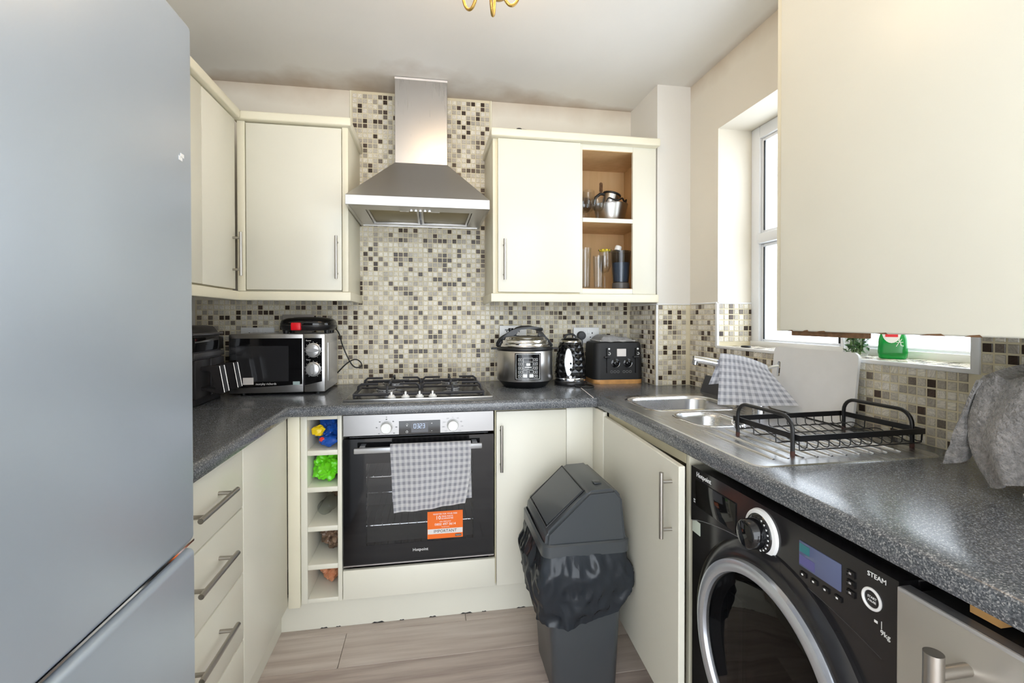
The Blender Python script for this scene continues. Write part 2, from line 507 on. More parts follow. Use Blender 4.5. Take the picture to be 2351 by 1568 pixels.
# ---- mosaic tiles: 25 mm pitch, 20 mm tiles standing proud of the grout
P = 0.025; HT = 0.0100
def tile_mesh(nrm, ua, va):
    """one tile: chamfered block centred at 0, rising along nrm"""
    nrm = Vector(nrm); ua = Vector(ua); va = Vector(va)
    vs = []
    for h, s in ((0.0, HT), (0.0016, HT), (0.0026, HT-0.0009)):
        for a, c in ((-1, -1), (1, -1), (1, 1), (-1, 1)):
            vs.append(nrm*h+ua*a*s+va*c*s)
    fs = []
    for L in (0, 4):
        for k in range(4): fs.append((L+k, L+(k+1) % 4, L+4+(k+1) % 4, L+4+k))
    fs.append((8, 9, 10, 11))
    return vs, fs
def tile_field(parent, centres, nrm, ua, va, score):
    centres = sorted(centres, key=score)
    vs, fs = tile_mesh(nrm, ua, va)
    me = bpy.data.meshes.new('tile'); me.from_pydata(vs, [], fs); me.materials.append(M['tile']); me.update()
    bmx = bmesh.new(); bmx.from_mesh(me); bmesh.ops.recalc_face_normals(bmx, faces=bmx.faces[:])
    up = max(bmx.faces, key=lambda f: f.calc_center_median().dot(Vector(nrm)))
    if up.normal.dot(Vector(nrm)) < 0: bmesh.ops.reverse_faces(bmx, faces=bmx.faces[:])
    bmx.to_mesh(me); bmx.free()
    for c in centres[:300]:
        o = link('tile', me, parent); o.location = c
    rest = centres[300:]
    if rest:
        fs2 = [tuple(p.vertices) for p in me.polygons]
        V = []; F = []
        for c in rest:
            o = len(V); V += [Vector(c)+v for v in vs]; F += [tuple(i+o for i in f) for f in fs2]
        m2 = bpy.data.meshes.new('small_tiles'); m2.from_pydata(V, [], F); m2.materials.append(M['tile']); m2.update()
        o = link('small_tiles', m2, parent); o['kind'] = 'stuff'
def cells(a0, a1, off=0.0):
    k0 = math.ceil((min(a0, a1)-off)/P-1e-6); k1 = math.floor((max(a0, a1)-off)/P+1e-6)
    return [off+(k+0.5)*P for k in range(k0, k1)]
G = 0.003
# back wall
b = nb(); box(b, (XL, 0, WT-0.03), (-0.058, -G, 1.335)); box(b, (0.66, 0, WT-0.03), (XPL, -G, 1.335)); box(b, (-0.058, 0, WT-0.03), (0.66, -G, ZC))
part('grout_bed', b, 'grout', wall_back)
cs = [(x, -G, z) for x in cells(-0.05, 0.65) for z in cells(WT, ZC-0.002, WT)]
cs += [(x, -G, z) for x in cells(XL, -0.05)+cells(0.65, XPL) for z in cells(WT, 1.3355, WT)]
tile_field(wall_back, cs, (0, -1, 0), (1, 0, 0), (0, 0, 1), lambda c: abs(c[0]-0.31)*0.62+abs(c[2]-1.20))
for xa in (-0.062, 0.652):
    pb('edge_trim', (xa, 0.0, 1.335), (xa+0.010, -0.007, ZC), 'cream_edge', wall_back, 0.002, 1)
# right wall
b = nb()
box(b, (XR, YP, WT-0.03), (XR-G, WY0, 1.31)); box(b, (XR, WY0, WT-0.03), (XR-G, WY1, WZ0)); box(b, (XR, WY1, WT-0.03), (XR-G, -2.6, 1.40))
part('grout_bed', b, 'grout', wall_right)
cs = [(XR-G, y, z) for y in cells(YP, WY0) for z in cells(WT, 1.311, WT)]
cs += [(XR-G, y, z) for y in cells(-0.55, -1.575) for z in cells(WT, WZ0-0.003, WT)]
cs += [(XR-G, y, z) for y in cells(-1.60, -2.6) for z in cells(WT, 1.36, WT)]
tile_field(wall_right, cs, (-1, 0, 0), (0, 1, 0), (0, 0, 1), lambda c: abs(c[1]+1.46)+(0.6 if c[1] < -1.86 else 0)+max(0, c[2]-1.23)*9)
# pillar
b = nb()
box(b, (XPL, 0, WT-0.03), (XPL-G, YP-G, 1.31)); box(b, (XPL-G, YP, WT-0.03), (XR, YP-G, 1.31))
part('grout_bed', b, 'grout', wall_pillar)
tile_field(wall_pillar, [(XPL-G, y, z) for y in cells(0, YP) for z in cells(WT, 1.311, WT)], (-1, 0, 0), (0, 1, 0), (0, 0, 1), lambda c: c[1])
tile_field(wall_pillar, [(x, YP-G, z) for x in cells(XPL, XR) for z in cells(WT, 1.311, WT)], (0, -1, 0), (1, 0, 0), (0, 0, 1), lambda c: c[0])
pb('edge_trim', (XPL-0.008, YP+0.001, WT), (XPL+0.004, YP-0.008, 1.312), 'white', wall_pillar, 0.003)
pb('edge_trim', (XPL-0.008, -0.02, 1.31), (XPL, YP-0.008, 1.318), 'white', wall_pillar, 0.002)
pb('edge_trim', (XPL-0.008, YP, 1.31), (XR-0.004, YP-0.008, 1.318), 'white', wall_pillar, 0.002)
# window reveal and sill
b = nb()
box(b, (XR-0.002, WY0, WZ0), (XR+0.19, WY0-G, 1.309)); box(b, (XR-0.002, WY0, WZ0), (XR+0.19, WY1, WZ0+G))
part('sill_bed', b, 'grout', wall_right)
tile_field(wall_right, [(x, WY0-G, z) for x in cells(1.625, 1.81) for z in cells(WZ0+0.01, 1.311, WT)], (0, -1, 0), (1, 0, 0), (0, 0, 1), lambda c: c[0])
tile_field(wall_right, [(x, y, WZ0+G) for x in cells(1.625, 1.775) for y in cells(WY0-0.02, WY1)], (0, 0, 1), (1, 0, 0), (0, 1, 0), lambda c: abs(c[1]+1.4))
tr = struct('trim_1', nb(), 'white', 'white plastic tile trim around the window opening', 'trim')
for lo, hi in (((XR-0.009, WY0+0.004, WZ0-0.006), (XR+0.003, WY1, WZ0+0.0065)), ((XR-0.009, WY0+0.008, WZ0), (XR+0.004, WY0-0.008, 1.312)),
               ((XR-0.009, WY1+0.006, WZ0-0.006), (XR+0.004, WY1-0.014, 1.40)), ((XR-0.008, YP-0.02, 1.31), (XR, WY0, 1.318)), ((XR, WY0, 1.308), (XR+0.18, WY0-0.008, 1.316))):
    pb('trim_strip', lo, hi, 'white', tr, 0.003)

# ---- window
win = thing('window_1', 'white plastic framed kitchen window beside the sink', 'window', (XR+0.2, (WY0+WY1)/2, WZ0), kind='structure')
wx0, wx1 = XR+0.165, XR+0.235
def wbar(name, y0, y1, z0, z1, x0=wx0, x1=wx1, mat='white_frame', par=win):
    return pb(name, (x0, y0, z0), (x1, y1, z1), mat, par, 0.006)
fw = 0.055
wbar('frame', WY0, WY0-fw, WZ0, WZ1); wbar('frame', WY1, WY1+fw, WZ0, WZ1)
fb = 0.022
wbar('frame', WY0-fw, WY1+fw, WZ0, WZ0+fb); wbar('frame', WY0-fw, WY1+fw, WZ1-fw, WZ1)
ymid = (WY0+WY1)/2
wbar('mullion', ymid+0.03, ymid-0.03, WZ0+fb, WZ1-fw)
for ya, yb in ((WY0-fw, ymid+0.03), (ymid-0.03, WY1+fw)):
    wbar('transom', ya, yb, 1.575, 1.620, wx0-0.012)
    for za, zb in ((WZ0+fb, 1.575), (1.620, WZ1-fw)):
        s = nb(); sw = 0.015; xa, xb = wx0+0.012, wx1-0.01
        box(s, (xa, ya, za), (xb, ya-sw, zb), 0.004); box(s, (xa, yb, za), (xb, yb+sw, zb), 0.004)
        box(s, (xa, ya-sw, za), (xb, yb+sw, za+sw), 0.004); box(s, (xa, ya-sw, zb), (xb, yb+sw, zb-sw), 0.004)
        so = part('sash', s, 'white_frame', win)
        g = nb(); g2 = 0.006
        box(g, (xa-0.001, ya-sw, za+sw), (xa+0.004, ya-sw-g2, zb-sw)); box(g, (xa-0.001, yb+sw, za+sw), (xa+0.004, yb+sw+g2, zb-sw))
        part('gasket', g, 'rubber', so)
        pb('pane', (xa+0.02, ya-sw, za+sw), (xa+0.024, yb+sw, zb-sw), 'pane', so)
pb('sill_upstand', (wx0-0.006, WY0-0.005, WZ0+0.004), (wx0, WY1+0.005, WZ0+0.028), 'white_frame', win, 0.002)

# ---- plinths
tr2 = struct('trim_2', box(nb(), (-0.262, -0.5227, 0), (1.06, -0.50, 0.137), 0.001), 'cream', 'cream plinth under the oven run', 'plinth')
for gx, gw, gh in ((-0.10, 0.03, 0.005), (-0.04, 0.02, 0.004), (0.10, 0.05, 0.006), (0.21, 0.02, 0.004), (0.33, 0.03, 0.005), (0.46, 0.05, 0.006), (0.55, 0.02, 0.004), (0.70, 0.04, 0.005)):
    g_ = nb(); prism(g_, [(gx, 0.0005), (gx+gw, 0.0005), (gx+gw*0.8, gh), (gx+gw*0.45, gh*0.5), (gx+gw*0.2, gh*0.9)], 'y', -0.5233, -0.5225)
    part('chipped_edge', g_, 'black_matt', tr2)
struct('trim_3', box(nb(), (-0.245, -0.5227, 0), (-0.265, -1.5, 0.137), 0.001), 'cream', 'cream plinth under the left drawer run', 'plinth')
struct('trim_4', box(nb(), (1.105, -0.5227, 0), (1.125, -1.31, 0.137), 0.001), 'cream', 'cream plinth under the sink cupboard', 'plinth')

# ------------------------------------------------------------------ worktop
wk = thing('worktop', 'speckled dark grey laminate worktop with rounded front edge round three walls', 'worktop', (0.4, -0.3, UND))
def nose(front, back, sgn):
    """profile from back to front with rounded front edge, front edge toward sgn"""
    r = 0.014; pts = [(back, UND), (front-sgn*0.006, UND)]
    for a in (-80, -40, 0): pts.append((front-sgn*0.006+sgn*0.006*math.cos(R(a)), UND+0.006+0.006*math.sin(R(a))))
    for a in (0, 22, 45, 68, 90): pts.append((front-sgn*r+sgn*r*math.cos(R(a)), WT-r+r*math.sin(R(a))))
    pts.append((back, WT)); return pts
b = nb(); prism(b, nose(-0.62, -0.001, -1), 'x', XL+0.001, 1.0246)
part('back_slab', b, 'granite', wk)
b = nb(); prism(b, nose(-0.1835, XL+0.001, 1), 'y', -0.6195, -1.478)
part('left_slab', b, 'granite', wk)
b = nb(); XE = 1.0246; YE = -2.9
prism(b, nose(XE, 1.10, -1), 'y', -0.606, YE)
box(b, (XE, -0.001, UND), (1.10, -0.606, WT))
box(b, (1.10, -0.001, UND), (XPL-0.004, YP, WT)); box(b, (1.10, YP-0.004, UND), (1.49, -0.645, WT))
box(b, (1.10, -1.215, UND), (1.49, YE, WT)); box(b, (1.49, YP-0.004, UND), (XR-0.001, YE, WT))
part('right_slab', b, 'granite', wk)
b = nb(); prism(b, [(1.085, -0.04), (1.089, -0.04), (1.0135, -0.612), (1.0095, -0.612)], 'z', WT-0.004, WT+0.0006)
part('mitre_joint', b, 'sticker', wk, label='pale filled joint line across the corner')
b = nb(); prism(b, [(-0.66, -0.06), (-0.657, -0.06), (-0.19, -0.612), (-0.193, -0.612)], 'z', WT-0.004, WT+0.0003)
part('mitre_joint', b, 'dark_grey', wk)

# ------------------------------------------------------------------ base units
YF = -0.58
def slab_door(parent, lo, hi, name='door', mat='cream', bev=0.003):
    return pb(name, lo, hi, mat, parent, bev, 2)
# wine rack unit between corner post and oven
wr = thing('wine_rack_unit', 'narrow cream unit of five open cubbyholes left of the oven', 'cabinet', (-0.08, -0.3, 0.137))
zs = [0.137, 0.276, 0.425, 0.578, 0.721, 0.867]     # shelf centre heights
pb('side_panel', (-0.156, YF, 0.137), (-0.132, -0.03, 0.866), 'cream', wr, 0.002)
pb('side_panel', (-0.020, YF, 0.137), (-0.004, -0.03, 0.866), 'cream', wr, 0.002)
pb('back_panel', (-0.132, -0.20, 0.137), (-0.020, -0.19, 0.866), 'carcass', wr)
for i, z in enumerate(zs):
    z0, z1 = z-0.010, z+0.010
    if i == 0: z0, z1 = 0.137, 0.154
    if i == 5: z0, z1 = 0.850, 0.866
    pb('shelf', (-0.132, YF+0.001, z0), (-0.020, -0.20, z1), 'cream', wr, 0.002)
cp = thing('corner_post', 'cream corner post beside the cubbyhole unit', 'filler', (-0.175, YF, 0.137))
pb('post', (-0.2030, YF-0.004, 0.125), (-0.158, YF+0.03, 0.868), 'cream_edge', cp, 0.004)
# oven housing
oh = thing('oven_housing', 'cream housing panel below the built-in oven', 'cabinet', (0.3, -0.3, 0.137))
pb('lower_panel', (-0.002, YF, 0.137), (0.600, YF+0.019, 0.252), 'cream', oh, 0.003)
# narrow cupboard
nc = thing('narrow_cupboard', 'cream base cupboard with bar handle right of the oven', 'cabinet', (0.755, -0.3, 0.137))
pb('carcass', (0.602, YF+0.021, 0.137), (0.905, -0.03, 0.866), 'carcass', nc)
d = slab_door(nc, (0.606, YF, 0.137), (0.904, YF+0.019, 0.859))
bar_handle(d, (0.624, YF, 0.806), (0.624, YF, 0.616), (0, -1, 0))
cf = thing('corner_filler', 'plain cream filler panel in the right inner corner', 'filler', (0.96, YF, 0.137))
pb('filler_panel', (0.906, YF+0.004, 0.137), (1.040, YF+0.022, 0.866), 'cream', cf, 0.002)
pb('return_panel', (1.022, YF+0.003, 0.137), (1.040, -0.70, 0.866), 'cream', cf, 0.002)
# sink cupboard with door left ajar
sc_ = thing('sink_cupboard', 'cream sink cupboard with its door hanging slightly open beside the bin', 'cabinet', (1.3, -1.0, 0.137))
pb('side_panel', (1.046, -1.288, 0.137), (1.58, -1.306, 0.866), 'cream_edge', sc_, 0.002)
pb('side_panel', (1.046, -0.704, 0.137), (1.58, -0.720, 0.866), 'carcass', sc_)
pb('bottom_board', (1.046, -0.720, 0.137), (1.58, -1.288, 0.155), 'carcass', sc_)
pb('back_panel', (1.575, -0.720, 0.155), (1.58, -1.288, 0.62), 'carcass', sc_)
pb('top_rail', (1.046, -0.720, 0.835), (1.064, -1.288, 0.868), 'carcass', sc_)
hA, hB = Vector((1.024, -0.703, 0)), Vector((0.987, -1.356, 0))
dv = (hB-hA).normalized(); nv = Vector((dv.y, -dv.x, 0))   # outward normal (towards -x)
if nv.x > 0: nv = -nv
b = nb()
poly = [hA, hB, hB-nv*0.018, hA-nv*0.018]
prism(b, [(p.x, p.y) for p in poly], 'z', 0.150, 0.850)
bmesh.ops.bevel(b, geom=b.edges[:], offset=0.002, segments=1, affect='EDGES')
sd = part('door', b, 'cream', sc_)
hp = hB-dv*0.042
bar_handle(sd, hp+Vector((0, 0, 0.822)), hp+Vector((0, 0, 0.641)), nv)
# left run
ls = thing('corner_cupboard', 'plain cream corner cupboard front on the left run', 'cabinet', (-0.4, -0.8, 0.137))
pb('carcass', (-0.765, -0.63, 0.137), (-0.226, -1.008, 0.866), 'carcass', ls)
slab_door(ls, (-0.2035, -0.586, 0.137), (-0.2225, -1.0115, 0.862))
dr = thing('drawer_unit', 'cream four drawer unit with bar handles beside the fridge', 'cabinet', (-0.4, -1.25, 0.137))
pb('carcass', (-0.765, -1.012, 0.137), (-0.226, -1.474, 0.866), 'carcass', dr)
dz = [0.862, 0.690, 0.496, 0.300, 0.139]
for i in range(4):
    o = slab_door(dr, (-0.2035, -1.0145, dz[i+1]+0.0015), (-0.2225, -1.474, dz[i]-0.0015), 'drawer_front', bev=0.004)
    hz = [0.788, 0.618, 0.426, 0.225][i]
    bar_handle(o, (-0.2035, -1.150, hz), (-0.2035, -1.356, hz), (1, 0, 0), 0.036, 0.0065)

# ------------------------------------------------------------------ wall units
def lid_strip(parent, name, lo, hi, bev=0.006):
    return pb(name, lo, hi, 'cream_edge', parent, bev, 3)
ZB, ZT, YW = 1.36, 2.076, -0.35
lu = thing('wall_cupboard', 'cream wall cupboard with bar handle left of the cooker hood', 'cabinet', (-0.24, -0.17, ZB))
pb('carcass', (-0.440, YW+0.021, ZB), (-0.014, -0.004, ZT), 'cream_edge', lu, 0.002)
d = slab_door(lu, (-0.428, YW, 1.366), (-0.042, YW+0.019, 2.070))
bar_handle(d, (-0.0605, YW, 1.599), (-0.0605, YW, 1.414), (0, -1, 0))
pb('end_stile', (-0.040, YW+0.002, ZB), (-0.014, YW+0.020, ZT), 'cream_edge', lu, 0.003)
pb('corner_stile', (-0.462, YW-0.001, ZB), (-0.431, YW+0.019, ZT), 'cream_edge', lu, 0.003)
lid_strip(lu, 'cornice', (-0.475, YW-0.022, ZT), (0.000, -0.004, ZT+0.036))
lid_strip(lu, 'pelmet', (-0.470, YW-0.006, ZB-0.040), (-0.004, YW+0.016, ZB-0.001), 0.004)
pb('pelmet_return', (-0.022, YW+0.017, ZB-0.040), (-0.004, -0.004, ZB-0.001), 'cream_edge', lu, 0.004)
l2 = thing('wall_cupboard', 'cream wall cupboard on the left wall half hidden by the fridge', 'cabinet', (-0.62, -0.7, ZB))
pb('carcass', (-0.776, -0.352, ZB), (-0.481, -1.25, ZT), 'carcass', l2)
d = slab_door(l2, (-0.460, -0.375, 1.366), (-0.479, -0.662, 2.070))
bar_handle(d, (-0.460, -0.402, 1.600), (-0.460, -0.402, 1.420), (1, 0, 0))
slab_door(l2, (-0.460, -0.666, 1.366), (-0.479, -1.25, 2.070))
lid_strip(l2, 'cornice', (-0.776, -0.375, ZT), (-0.438, -1.25, ZT+0.036))
lid_strip(l2, 'pelmet', (-0.476, -0.357, ZB-0.040), (-0.454, -1.25, ZB-0.001), 0.004)

ru = thing('wall_cupboard', 'cream wall cupboard with open beech shelves right of the cooker hood', 'cabinet', (1.03, -0.17, ZB))
YI = -0.331; ZI0, ZI1 = 1.386, 2.051
pb('side_panel', (0.624, YI, ZB), (0.640, -0.004, ZT), 'cream_edge', ru, 0.002)
pb('carcass', (0.640, YI, ZB), (1.040, -0.004, ZT), 'carcass', ru)
d = slab_door(ru, (0.646, YW, 1.366), (1.041, YW+0.018, 2.074))
bar_handle(d, (0.673, YW, 1.606), (0.673, YW, 1.420), (0, -1, 0))
pb('divider', (1.040, YI, ZB), (1.056, -0.004, ZT), 'cream', ru, 0.001)
pb('bottom_board', (1.056, YI, ZB), (1.311, -0.004, ZI0), 'cream', ru, 0.001)
pb('top_board', (1.056, YI, ZI1), (1.311, -0.004, ZT), 'cream', ru, 0.001)
XI = 1.395
pb('bottom_lining', (1.0575, YI+0.003, ZI0-0.004), (XI, -0.010, ZI0+0.002), 'beech', ru)
pb('top_lining', (1.0575, YI+0.003, ZI1-0.002), (XI, -0.010, ZI1+0.004), 'beech', ru)
bk = pb('back_lining', (1.056, -0.024, ZI0), (XI, -0.020, ZI1), 'beech', ru)
bk_s = nb(); prism(bk_s, [(1.262+0.010*math.cos(R(a)), 1.962+(0.018 if math.sin(R(a)) >= 0 else -0.018)+0.010*math.sin(R(a))) for a in range(5, 365, 20)], 'y', -0.0245, -0.0243)
part('slot', bk_s, 'chip', bk)
pb('side_lining', (XI, YI+0.02, ZI0), (XI+0.006, -0.020, ZI1), 'beech', ru)
pb('side_lining', (1.0555, YI+0.02, ZI0), (1.0575, -0.020, ZI1), 'beech', ru)
shb = pb('shelf', (1.0575, YI, 1.706), (1.311, -0.024, 1.725), 'beech', ru)
pb('shelf_extension', (1.311, YI+0.02, 1.706), (XI, -0.024, 1.725), 'beech', shb)
pb('shelf_edging', (1.057, YI-0.001, 1.7055), (1.311, YI+0.002, 1.7255), 'cream', shb)
pb('end_panel', (1.311, YI-0.001, ZB), (1.432, YI+0.018, ZT), 'cream', ru, 0.002)
pb('end_cover', (1.402, YI+0.018, ZB), (1.432, -0.004, ZT), 'carcass', ru)
lid_strip(ru, 'cornice', (0.612, YW-0.022, ZT), (1.436, -0.004, ZT+0.036))
lid_strip(ru, 'pelmet', (0.612, YW-0.006, ZB-0.040), (1.436, YW+0.016, ZB-0.001), 0.004)
pb('pelmet_return', (0.612, YW+0.017, ZB-0.040), (0.630, -0.004, ZB-0.001), 'cream_edge', ru, 0.004)

nu = thing('wall_cupboard', 'large cream wall cupboard in the right foreground with chipped bottom edge', 'cabinet', (1.45, -1.65, 1.2))
pb('carcass', (1.302, -1.357, 1.213), (XR-0.012, -2.25, 2.30), 'carcass', nu, 0.001)
pb('end_panel', (1.288, -1.338, 1.207), (XR-0.012, -1.356, 2.30), 'cream_edge', nu, 0.002)
d = pb('door', (1.280, -1.360, 1.2085), (1.300, -1.955, 2.30), 'cream', nu, 0.004, 3)
b = nb(); box(b, (1.296, -1.385, 1.196), (1.316, -1.60, 1.212))
part('bottom_edge', b, 'chip', nu, label='dark bare board showing under the door')
for i, (yy, w, h) in enumerate(((-1.452, 0.020, 0.004), (-1.50, 0.03, 0.003), (-1.40, 0.02, 0.0025), (-1.76, 0.05, 0.004), (-1.66, 0.025, 0.003), (-1.83, 0.03, 0.004))):
    b = nb(); prism(b, [(yy-w/2, 1.2080), (yy-w/3, 1.2085+h), (yy+w/6, 1.2085+h*0.6), (yy+w/2, 1.2080)], 'x', 1.2790, 1.2796)
    part('chip', b, 'chip', d)
slab_door(nu, (1.280, -1.959, 1.2085), (1.300, -2.25, 2.30))

# ------------------------------------------------------------------ fridge freezer
FX, FY0, FY1, FT, FS = -0.12, -1.482, -2.077, 1.815, 0.797
fr = thing('fridge_freezer', 'tall silver fridge freezer in the left foreground', 'fridge', (-0.45, -1.78, 0))
pb('body', (-0.765, FY0-0.006, 0.02), (-0.19, FY1+0.006, FT-0.01), 'dark_grey', fr, 0.005)
du = pb('upper_door', (-0.186, FY0, FS+0.006), (FX, FY1, FT), 'fridge', fr, 0.014, 4)
b = nb(); prism(b, [(FX+0.0008, FS+0.012), (FX-0.012, FS+0.004), (FX-0.012, FS-0.004), (FX+0.0008, FS+0.008)], 'y', FY0-0.01, FY1+0.01)
part('grip_edge', b, 'chrome', du, label='bright grip edge along the bottom of the door')
pb('lower_door', (-0.186, FY0, 0.05), (FX, FY1, FS-0.006), 'fridge', fr, 0.012, 4)
pb('foot_panel', (-0.23, FY0-0.01, 0.0), (-0.19, FY1+0.01, 0.05), 'black', fr)
b = nb(); box(b, (FX-0.001, -1.520, 1.545), (FX+0.0006, -1.532, 1.552)); box(b, (FX-0.001, -1.526, 1.538), (FX+0.0006, -1.538, 1.546))
part('reflection_spot', b, 'print', du)  # white spots that imitate a small reflection on the door

# ------------------------------------------------------------------ cooker hood
hd = thing('cooker_hood', 'stainless steel chimney cooker hood over the hob', 'cooker hood', (0.293, -0.2, 1.712))
hx0, hx1, hy = -0.007, 0.593, -0.4686
cx0, cx1, cy, czb = 0.1735, 0.421, -0.187, 1.9875
pb('chimney', (cx0, -0.006, czb-0.002), (cx1, cy, ZC-0.001), 'steel_v', hd, 0.0015, 1)
b = nb()
box(b, (cx0-0.0008, -0.006, 2.385), (cx1+0.0008, cy-0.001, 2.394))
part('chimney_collar', b, 'sticker', hd)
b = nb()
loft(b, [[(hx0, hy, 1.755), (hx1, hy, 1.755), (hx1, -0.006, 1.755), (hx0, -0.006, 1.755)], [(cx0, cy, czb), (cx1, cy, czb), (cx1, -0.006, czb), (cx0, -0.006, czb)]])
part('canopy', b, 'steel', hd, smooth=0)
b = nb()
box(b, (hx0, hy, 1.715), (hx1, hy+0.012, 1.7555), 0.001, 1)
box(b, (hx0, hy+0.012, 1.715), (hx0+0.012, -0.006, 1.7555)); box(b, (hx1-0.012, hy+0.012, 1.715), (hx1, -0.006, 1.7555)); box(b, (hx0+0.012, -0.018, 1.715), (hx1-0.012, -0.006, 1.7555))
part('rim', b, 'steel', hd, smooth=0)
b = nb()
for lo, hi in (((hx0+0.012, hy+0.012), (hx1-0.012, -0.365)), ((hx0+0.012, -0.055), (hx1-0.012, -0.018)), ((hx0+0.012, -0.365), (0.06, -0.055)), ((0.526, -0.365), (hx1-0.012, -0.055))):
    box(b, (*lo, 1.718), (*hi, 1.724))
part('underside', b, 'steel', hd, smooth=0)
for xa, xb in ((0.062, 0.288), (0.298, 0.524)):
    fo = pb('filter', (xa, -0.363, 1.728), (xb, -0.057, 1.734), 'filter', hd, 0.001)
    b = nb()
    for lo, hi in (((xa, -0.363), (xb, -0.353)), ((xa, -0.067), (xb, -0.057)), ((xa, -0.353), (xa+0.010, -0.067)), ((xb-0.010, -0.353), (xb, -0.067))):
        box(b, (*lo, 1.722), (*hi, 1.729), 0.001)
    part('filter_frame', b, 'steel', fo)
    pb('latch', ((xa+xb)/2+(0.03 if xa < 0.1 else -0.07), -0.358, 1.719), ((xa+xb)/2+(0.07 if xa < 0.1 else -0.03), -0.345, 1.725), 'chrome', fo, 0.002)
b = nb()
for k in range(5): box(b, (0.25+k*0.020, -0.385, 1.714), (0.262+k*0.020, -0.378, 1.719), 0.001)
part('control_button', b, 'chrome', hd)

# ------------------------------------------------------------------ oven
ov = thing('oven', 'built-in electric oven with black glass door and steel control panel', 'oven', (0.2975, -0.3, 0.268))
pb('cavity_shell', (0.008, -0.548, 0.262), (0.588, -0.535, 0.300), 'black_matt', ov)
b = nb()
box(b, (0.02, -0.06, 0.275), (0.575, -0.07, 0.77)); box(b, (0.02, -0.07, 0.275), (0.03, -0.548, 0.77)); box(b, (0.565, -0.07, 0.275), (0.575, -0.548, 0.77))
box(b, (0.03, -0.07, 0.300), (0.565, -0.548, 0.310)); box(b, (0.03, -0.07, 0.76), (0.565, -0.548, 0.77))
part('cavity', b, plain('oven_enamel', C(104, 104, 108), 0.35), ov)
cpn = pb('control_panel', (0.0005, YF, 0.780), (0.5945, -0.545, 0.8635), 'steel_oven', ov, 0.0015, 1)
dsp = pb('display', (0.214, YF-0.0012, 0.777+0.003), (0.377, YF+0.002, 0.834), 'black_gloss', ov, 0.0004, 1)
pb('screen', (0.262, YF-0.0018, 0.787), (0.329, YF-0.0008, 0.828), 'grey_screen', dsp)
# seven-segment clock 0323
b = nb()
SEG = {'0': 'abcdef', '3': 'abgcd', '2': 'abged'}
w, h, t = 0.0078, 0.0082, 0.0016
for i, ch in enumerate('0323'):
    ox = 0.2725+i*0.0116; oz = 0.8125; y0, y1 = YF-0.0026, YF-0.0017
    S = {'a': ((0, h), (w, h)), 'g': ((0, 0), (w, 0)), 'd': ((0, -h), (w, -h)), 'f': ((0, 0), (0, h)), 'b': ((w, 0), (w, h)), 'e': ((0, -h), (0, 0)), 'c': ((w, -h), (w, 0))}
    for s in SEG[ch]:
        (xa, za), (xb, zb) = S[s]
        box(b, (ox+xa-t/2+(0.001 if xa != xb else 0), y0, oz+za-t/2+(0.001 if za != zb else 0)), (ox+xb+t/2-(0.001 if xa != xb else 0), y1, oz+zb+t/2-(0.001 if za != zb else 0)))
part('clock_digits', b, 'led', dsp, smooth=0)
text(dsp, '+', 0.012, (0.343, YF-0.0016, 0.821)); text(dsp, '-', 0.012, (0.343, YF-0.0016, 0.792))
b = nb(); tube(b, [(0.2455+0.0035*math.cos(a*PI/6), YF-0.0016, 0.8195+0.0035*math.sin(a*PI/6)) for a in range(12)], 0.0006, 5, True); box(b, (0.244, YF-0.0018, 0.8125), (0.247, YF-0.0012, 0.8155))
part('lamp_symbol', b, 'print', dsp)
b = nb(); tube(b, [(0.2455+0.0042*math.cos(a*PI/6), YF-0.0016, 0.7905+0.0042*math.sin(a*PI/6)) for a in range(12)], 0.0006, 5, True); box(b, (0.2451, YF-0.0018, 0.7905), (0.2459, YF-0.0012, 0.7935))
part('clock_symbol', b, 'print', dsp)
for kx, labs in ((0.166, 7), (0.427, 9)):
    b = nb(); lathe(b, [(0.0235, 0.0), (0.0235, -0.004), (0.0215, -0.005), (0.0205, -0.026), (0.018, -0.028)], (kx, YF, 0.811), 32, axis='y')
    part('knob', b, 'knob_white', ov)
    for k in range(labs):
        a = R(-40+260*k/(labs-1))
        px, pz = kx+0.038*math.cos(a), 0.809+0.034*math.sin(a)
        if labs == 9: text(cpn, ['120', '100', '80', '50', 'o', '250', '220', '180', '150'][k], 0.007, (px, YF-0.0002, pz), mat='print_grey', ext=0.0002)
        else:
            b = nb(); box(b, (px-0.003, YF-0.0005, pz-0.002), (px+0.003, YF, pz+0.002)); part('dial_mark', b, 'print_grey', cpn)
text(cpn, 'o', 0.010, (0.166, YF-0.0002, 0.852), mat='print_dark', ext=0.0002)
# door: black glass frame round a see-through window
dz0, dz1 = 0.268, 0.768
wx_0, wx_1, wz_0, wz_1 = 0.087, 0.509, 0.344, 0.670
b = nb()
box(b, (0.0005, YF, dz0), (wx_0, YF+0.03, dz1)); box(b, (wx_1, YF, dz0), (0.5945, YF+0.03, dz1))
box(b, (wx_0, YF, dz0), (wx_1, YF+0.03, wz_0)); box(b, (wx_0, YF, wz_1), (wx_1, YF+0.03, dz1))
dor = part('door', b, 'black_gloss', ov, smooth=0)
pb('door_window', (wx_0, YF+0.0002, wz_0), (wx_1, YF+0.004, wz_1), 'oven_glass', dor)
pb('bottom_trim', (0.0005, YF-0.0004, dz0-0.002), (0.5945, YF+0.01, dz0+0.003), 'steel', dor)
b = nb(); box(b, (0.049, -0.632, 0.724), (0.541, -0.618, 0.744), 0.002)
for xx in (0.075, 0.515): box(b, (xx-0.01, -0.618, 0.727), (xx+0.01, YF, 0.741))
part('handle', b, 'silver', dor)
text(dor, 'Hotpoint', 0.0165, (0.297, YF-0.0004, 0.3145))
